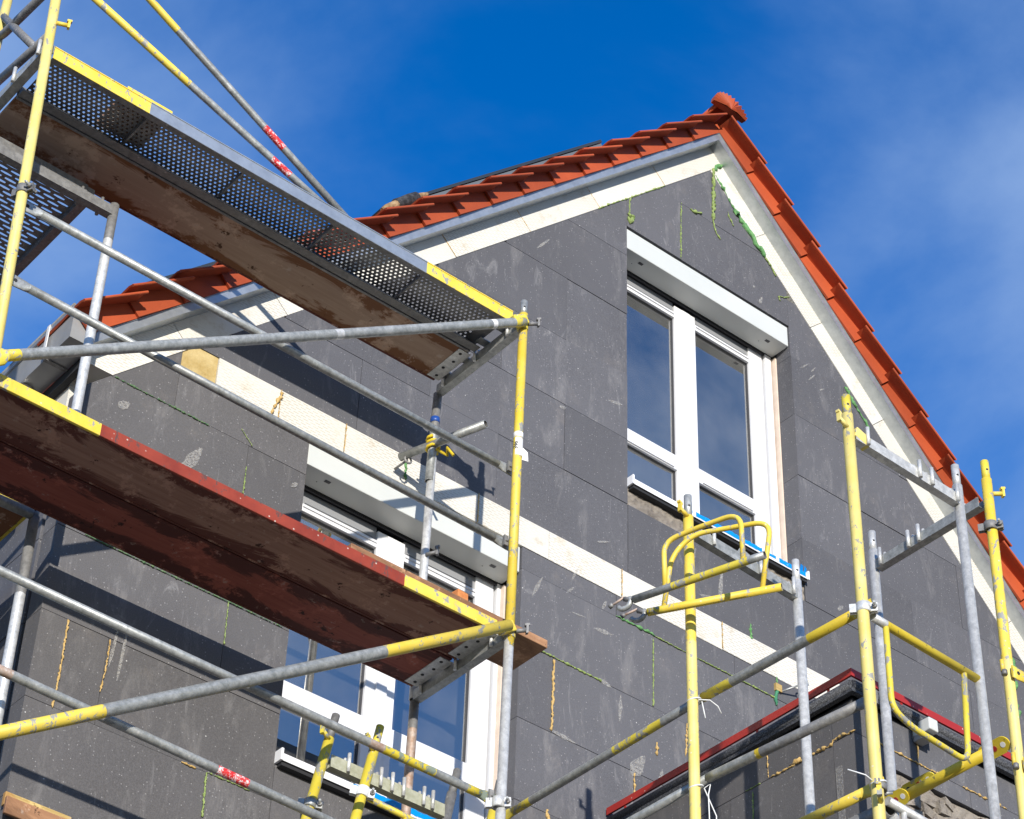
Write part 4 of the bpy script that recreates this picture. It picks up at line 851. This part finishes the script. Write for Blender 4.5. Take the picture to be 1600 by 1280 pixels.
bk = MB().obox((5.615, -.880, 8.2555), (1, .1, 0), (-.1, 1, 0), (0, 0, 1), .034, .045, .022, 'brick').build('brick', None, (5.615, -.872, 8.233), .004); tag(bk, 'small orange brick on the plank of the middle deck', 'brick')

# ================================================================== SIDE SCAFFOLD round the left corner
ss = thing('scaffold', 'grey scaffold frame round the left house corner, seen between the decks', 'scaffold', (3.3, .6, 0))
post(ss, (3.68, -.45, 9.96), (3.68, -.46, 8.22), [(.14, 'galv_dark'), (.80, 'galv_light'), (.83, 'galv'), (1, 'galv_light')], r=.0245, spigot=0)
post(ss, (3.68, -.235, 8.13), (3.655, -.34, 5.9), [(.20, 'galv_dark'), (1, 'galv_light')], r=.0245, spigot=.06)
post(ss, (2.95, -.24, 8.2), (2.95, -.34, 0.02), [(1, 'galv')], spigot=0); post(ss, (3.655, -.34, 5.9), (3.655, -.34, 0.02), [(1, 'galv')], spigot=0)
post(ss, (3.68, 2.3, 11.0), (3.68, 2.3, 0.02), [(1, 'galv')], spigot=0); post(ss, (2.95, 2.3, 11.0), (2.95, 2.3, 0.02), [(1, 'galv')], spigot=0)
transom(ss, (3.665, -.45, 9.905), (2.95, -.45, 9.905), 'galv_dark', .046, .055, (.08, .24, .62), 'galv_dark'); rail(ss, (3.66, -.24, 8.135), (2.95, -.24, 8.115), [(1, 'galv')], .026, (0, 0), name='transom')
t = thing('steel_deck', 'slotted steel deck of the side scaffold at upper left', 'scaffold deck', (3.27, .9, 9.95))
perforated(2.96, 3.53, -.40, 2.3, 9.985, .078, .030, .0075, 'galv_dark', 'slotted_sheet', t, slot=.024)
MB().box(3.531, 3.575, -.42, 2.3, 9.95, 10.02, 'galv_dark').box(2.93, 2.958, -.42, 2.3, 9.95, 10.02, 'galv').build('edge_rail', t); MB().box(2.959, 3.53, -.43, -.402, 9.95, 10.02, 'galv_dark').build('end_rail', t)
t = thing('wood_deck', 'brown deck with yellow end on the side scaffold at the left edge', 'scaffold deck', (3.3, .9, 8.16))
MB().box(2.95, 3.66, -.20, 2.3, 8.165, 8.20, 'ply_brown').build('panel', t); MB().box(2.95, 3.66, -.225, -.201, 8.160, 8.225, 'yellow').box(3.6605, 3.675, -.225, 2.3, 8.160, 8.21, 'yellow_gold').build('end_edge', t, bevel=.003)

# ================================================================== STORED FRAMES beside the lower window
def stored(x0, y, ztop, label, mt, lean, clampz=None, wid=.722):
    t = thing('spare_scaffold', label, 'scaffold', (x0 - lean * (ztop - 6.2), y, 6.2), 'spare frames stored upright by the lower window')
    def pt(dx, z, dy=0): return (x0 + dx - lean * (ztop - z), y + dy, z)
    post(t, pt(0, ztop - .14), pt(0, 6.2), [(.9, mt[0]), (1, 'galv')], spigot=.14, smat=mt[2], name='upright'); post(t, pt(wid, ztop - .14), pt(wid, 6.2), [(1, mt[1])], spigot=.14, smat='galv_dark', name='upright')
    if mt[3]: transom(t, pt(.03, ztop - .26), pt(wid - .03, ztop - .26), mt[3], .042, .062, (.14, .42, .52, .62, .80, .88), 'galv_light', 'head_bar', side=1)
    wedge(t, pt(-.01, ztop - .155, -.015), mt[0], (-.85, -.35, .3)); return t, pt
t, pt = stored(5.236, -.50, 7.615, 'worn yellow scaffold frame with pegged top bar, back one of the stored pair', ('yellow_worn', 'galv_dark', 'galv_dark', 'galv_olive'), .185)
collar(t, pt(0, 7.10), (0.18, 0, 1), RP, 'galv', .045, (-.6, -.8, 0))
t, pt = stored(5.435, -.58, 7.60, 'worn yellow scaffold frame in front, clamped with a white coupler', ('yellow_worn', 'yellow_worn', 'yellow_worn', None), .185)
collar(t, pt(0, 7.215), (0.18, 0, 1), RP, 'tie', .055, (-.5, -.85, 0)); MB().tube([pt(.03, 7.20), pt(.60, 7.17)], .015, 'yellow_worn', 12).tube([pt(.26, 7.18), pt(.27, 6.9)], .015, 'yellow_worn', 12).build('guard_loop', t)

# ================================================================== RIGHT SCAFFOLD round the extension
rs_ = thing('scaffold', 'yellow and silver scaffold frames standing round the extension at the right', 'scaffold', (6.7, -2.3, 0))
# frame nearest the wall
post(rs_, (6.252, -1.83, 8.53), (6.262, -1.83, 0.02), [(.085, 'yellow'), (.2, 'yellow_pale'), (1, 'yellow_pale')], r=.0252, spigot=.125)
post(rs_, (6.972, -1.83, 8.50), (6.990, -1.83, 0.02), [(1, 'galv_light')], spigot=.125, smat='galv_light')
transom(rs_, (6.285, -1.83, 8.455), (6.955, -1.83, 8.415), 'galv', .040, .056, (.16, .62, .95), side=1)
m = MB(); m.add([(6.30, -1.83, 8.43), (6.52, -1.83, 8.41), (6.30, -1.83, 8.33)], [(0, 1, 2)], 'galv'); 
wedge(rs_, (6.24, -1.84, 8.52), 'yellow', (-.8, -.1, .3))
# frame nearest the camera
post(rs_, (6.272, -2.86, 8.53), (6.282, -2.86, 0.02), [(.13, 'yellow_pale'), (1, 'yellow_pale')], r=.0262, spigot=.11, smat='yellow_worn')
post(rs_, (6.994, -2.86, 8.50), (6.998, -2.86, 0.02), [(1, 'galv_light')], r=.0238, spigot=.12, smat='galv_light')
transom(rs_, (6.30, -2.86, 8.425), (6.975, -2.86, 8.408), 'galv_light', .040, .054, (.10, .60, .72, .97), 'galv_light', side=1)
MB().obox((6.345, -2.86, 8.430), (1, 0, -.3), (0, 1, 0), (.3, 0, 1), .045, .022, .030, 'yellow_pale').build('gusset', rs_, bevel=.004); wedge(rs_, (6.255, -2.87, 8.445), 'yellow_pale', (-.85, -.1, .3))
# front frame of the extension
post(rs_, (7.232, -2.11, 8.66), (7.18, -2.11, 0.02), [(.11, 'galv_light'), (.13, 'bluetape2'), (1, 'galv_light')] if 'bluetape2' in MATS else [(1, 'galv_light')], spigot=.115, smat='galv_light')
post(rs_, (7.243, -2.84, 8.68), (7.12, -2.84, 0.02), [(.12, 'yellow'), (1, 'yellow_pale')], r=.0252, spigot=.11, smat='yellow_worn')
transom(rs_, (7.235, -2.135, 8.56), (7.235, -2.80, 8.56), 'galv', .044, .052, (.06, .34, .44, .84), side=1)
wedge(rs_, (7.262, -2.85, 8.60), 'yellow', (.8, -.3, .25)); collar(rs_, (7.232, -2.84, 8.395), (0, 0, 1), .0252, 'galv_dark', .048, (-.8, -.5, 0))
# rails along the side bay
rail(rs_, (6.31, -.43, 7.529), (6.31, -1.84, 7.533), [(.10, 'yellow_worn'), (.55, 'galv'), (.80, 'yellow_worn'), (1, 'galv')], .0205, (1, 0)); rail(rs_, (6.31, -1.84, 7.533), (6.312, -2.84, 7.50), [(.20, 'yellow_worn'), (.72, 'galv'), (1, 'yellow_gold')], .0225, (0, 1))
rail(rs_, (6.31, -.45, 7.11), (6.31, -1.86, 7.106), [(1, 'galv')], .0205, (0, 0)); rail(rs_, (6.31, -1.86, 7.106), (6.312, -2.83, 7.045), [(.06, 'galv'), (.34, 'galv'), (.37, 'yellow_gold'), (1, 'galv_dark')], .0225, (0, 1))
rail(rs_, (6.31, -2.40, 6.645), (6.31, -2.83, 6.63), [(1, 'yellow')], .023, (0, 1)); rail(rs_, (6.36, -2.4, 6.56), (6.36, -2.84, 6.545), [(1, 'galv_dark')], .034, (0, 0), name='cross_tube')
collar(rs_, (6.279, -2.86, 7.47), (0, 0, 1), .0262, 'galv_light', .05, (-.75, -.65, 0)); collar(rs_, (6.285, -2.86, 6.60), (0, 0, 1), .0262, 'galv_dark', .03, (.6, -.8, 0)); wedge(rs_, (6.262, -2.885, 6.52), 'yellow_worn', (-.75, -.6, .2))
# end guard with a bent loop, in the near frame
eg = MB(); eg.tube([(6.33, -2.86, 7.452), (6.985, -2.86, 7.427)], .0195, 'yellow_gold', 12, segs=[(.10, 'galv_rust'), (.22, 'tie2'), (.75, 'yellow_worn'), (1, 'yellow_worn')] if 'tie2' in MATS else [(.12, 'galv_light'), (1, 'yellow_gold')])
eg.tube(bend([(6.41, -2.86, 7.445), (6.405, -2.86, 7.03), (6.52, -2.86, 6.985), (6.86, -2.86, 6.955), (6.895, -2.86, 7.43)], .07), .0135, 'yellow_worn', 12); eg.build('end_guard', rs_)
MB().tube([(6.33, -2.86, 6.56), (6.90, -2.86, 6.52)], .0195, 'galv_light', 12).tube([(6.42, -2.86, 6.55), (6.42, -2.86, 6.25)], .013, 'galv_light', 10).build('end_guard', rs_)
# rails of the front bay leaving the frame at the right
post(rs_, (9.80, -2.84, 8.68), (9.80, -2.84, 0.02), [(1, 'yellow_pale')], r=.0252, spigot=.11, smat='yellow_worn'); post(rs_, (9.80, -2.11, 8.66), (9.80, -2.11, 0.02), [(1, 'galv_light')], spigot=.115)
for z in (7.56, 7.085): rail(rs_, (7.24, -2.88, z), (9.82, -2.88, z), [(1, 'yellow')], .0195, (1, 1)); 
for z in (7.60, 7.12): m = MB(); m.tube([(7.165, -2.86, z - .05), (7.165, -2.86, z + .01)], .010, 'yellow', 8); m.tube([(7.168, -2.865, z - .07), (7.168, -2.865, z - .045)], .014, 'galv_dark', 6); m.build('rail_peg', rs_)
# folded brace with drilled plates
fb = thing('folded_brace', 'gold painted tube with flattened drilled ends slung between the right posts', 'brace', (7.2, -2.4, 7.2))
def plate(c, ax, n_, ln, wd, mat):
    """round-ended drilled plate"""
    c, ax, n_ = Vector(c), Vector(ax).normalized(), Vector(n_).normalized(); n_ = (n_ - ax * n_.dot(ax)).normalized(); sd = ax.cross(n_); k = 10; rim_ = []
    for i in range(k + 1): a = -math.pi / 2 + math.pi * i / k; rim_.append(c + ax * (ln / 2 - wd / 2 + math.cos(a) * wd / 2) + sd * (math.sin(a) * wd / 2))
    for i in range(k + 1): a = math.pi / 2 + math.pi * i / k; rim_.append(c + ax * (-ln / 2 + wd / 2 + math.cos(a) * wd / 2) + sd * (math.sin(a) * wd / 2))
    m = MB(); n = len(rim_); m.add([p - n_ * .004 for p in rim_] + [p + n_ * .004 for p in rim_], [tuple(range(n)), tuple(range(2 * n - 1, n - 1, -1))] + [(i, (i + 1) % n, n + (i + 1) % n, n + i) for i in range(n)], mat)
    for s, mt in ((.30, 'paper'), (.02, 'redmetal'), (-.28, 'rubber')):
        q = c + ax * (ln * s); m.tube([q - n_ * .0052, q + n_ * .0052], .013, mt, 10)
    return m
ax_ = (0, -1, .008)
MB().tube([(7.2, -2.14, 7.215), (7.2, -2.70, 7.222)], .0262, 'yellow_gold', 14, rs=None).build('tube', fb); 
plate((7.2, -2.735, 7.222), ax_, (-.75, 0, -.66), .17, .075, 'yellow_gold').build('end_plate', fb); plate((7.175, -2.17, 7.205), ax_, (-.75, 0, -.66), .15, .075, 'yellow_gold').build('end_plate', fb)
plate((7.235, -2.26, 7.27), ax_, (-.75, 0, -.66), .20, .06, 'yellow_worn').build('end_plate', fb)
# pair of hinged gate loops clamped to the far yellow post
def gate(p0, p1, loop, label, ends):
    t = thing('guard_gate', label, 'guard rail', p0, 'yellow gate loops on the scaffold by the upper window')
    p0, p1 = Vector(p0), Vector(p1); MB().tube([p0, p1], .0185, 'yellow_worn', 12, segs=ends, hollow=True).build('rail', t)
    MB().tube(bend(loop, .09, 8), .0125, 'yellow', 12).build('loop', t); d = (p0 - p1).normalized(); c = p0 + d * .05
    m = MB(); sd = Vector((0, 0, 1)).cross(d).normalized(); arc = [c + (d * math.cos(a) + Vector((0, 0, 1)) * math.sin(a)) * .034 for a in [R(150 + 14 * k) for k in range(14)]]
    m.tube(arc, .0125, 'galv', 8); m.tube([p0 + d * .0, c + d * .0 + Vector((0, 0, .02))], .012, 'galv_dark', 8); m.tube([c + Vector((0, 0, .03)), c + d * .075 + Vector((0, 0, .005))], .006, 'galv_rust', 8); m.tube([c + d * .06 + Vector((0, 0, .012)), c + d * .08 + Vector((0, 0, .002))], .012, 'galv_dark', 6); m.build('half_coupler', t); return t
gate((5.964, -1.76, 7.95), (6.17, -2.404, 7.95), [(6.014, -1.918, 7.955), (6.013, -1.914, 8.215), (6.065, -2.05, 8.235), (6.136, -2.297, 8.232), (6.137, -2.30, 7.955)], 'yellow gate loop with half grey rail, nearer the upper window sill', [(.30, 'galv'), (.88, 'yellow_worn'), (1, 'galv')])
gate((6.08, -1.728, 7.95), (6.397, -2.28, 7.95), [(6.118, -1.795, 7.955), (6.138, -1.83, 8.24), (6.19, -1.92, 8.345), (6.38, -2.25, 8.335), (6.352, -2.20, 7.955)], 'yellow gate loop with all yellow rail, lower of the pair', [(.12, 'yellow_worn'), (1, 'yellow')])
# cable ties
def tie(par, c, r, tails):
    m = MB(); c = Vector(c); m.tube([c + Vector((r * math.cos(t), r * math.sin(t), .010 * math.cos(t))) for t in [k * math.pi / 8 for k in range(17)]], .004, 'tie', 6, False)
    for q in tails: m.tube([c + Vector(p) for p in q], .003, 'tie', 6)
    m.build('cable_tie', par)
tie(rs_, (6.262, -1.83, 7.50), .031, [[(.0, -.03, -.01), (.05, -.05, .0), (.09, -.06, -.02), (.11, -.06, -.05)], [(.02, -.03, -.01), (.03, -.04, -.10)]])
tie(rs_, (6.262, -1.83, 7.05), .031, [[(.03, -.02, 0), (.06, -.03, .03), (.045, -.03, -.03), (.05, -.03, -.28)], [(.03, -.02, 0), (.09, -.03, -.12), (.085, -.03, -.26)]])
tie(rs_, (6.283, -2.86, 6.62), .032, [[(-.03, 0, 0), (-.06, .01, .02), (-.13, .04, .03)]])
m = MB(); c_ = Vector((8.676, -.02, 9.44)); 
# thin galvanised gusset behind the far transom
MB().add([(6.54, -1.825, 8.43), (6.80, -1.825, 8.415), (6.80, -1.825, 8.47), (6.60, -1.825, 8.53)], [(0, 1, 2, 3)], 'galv').build('gusset', rs_)
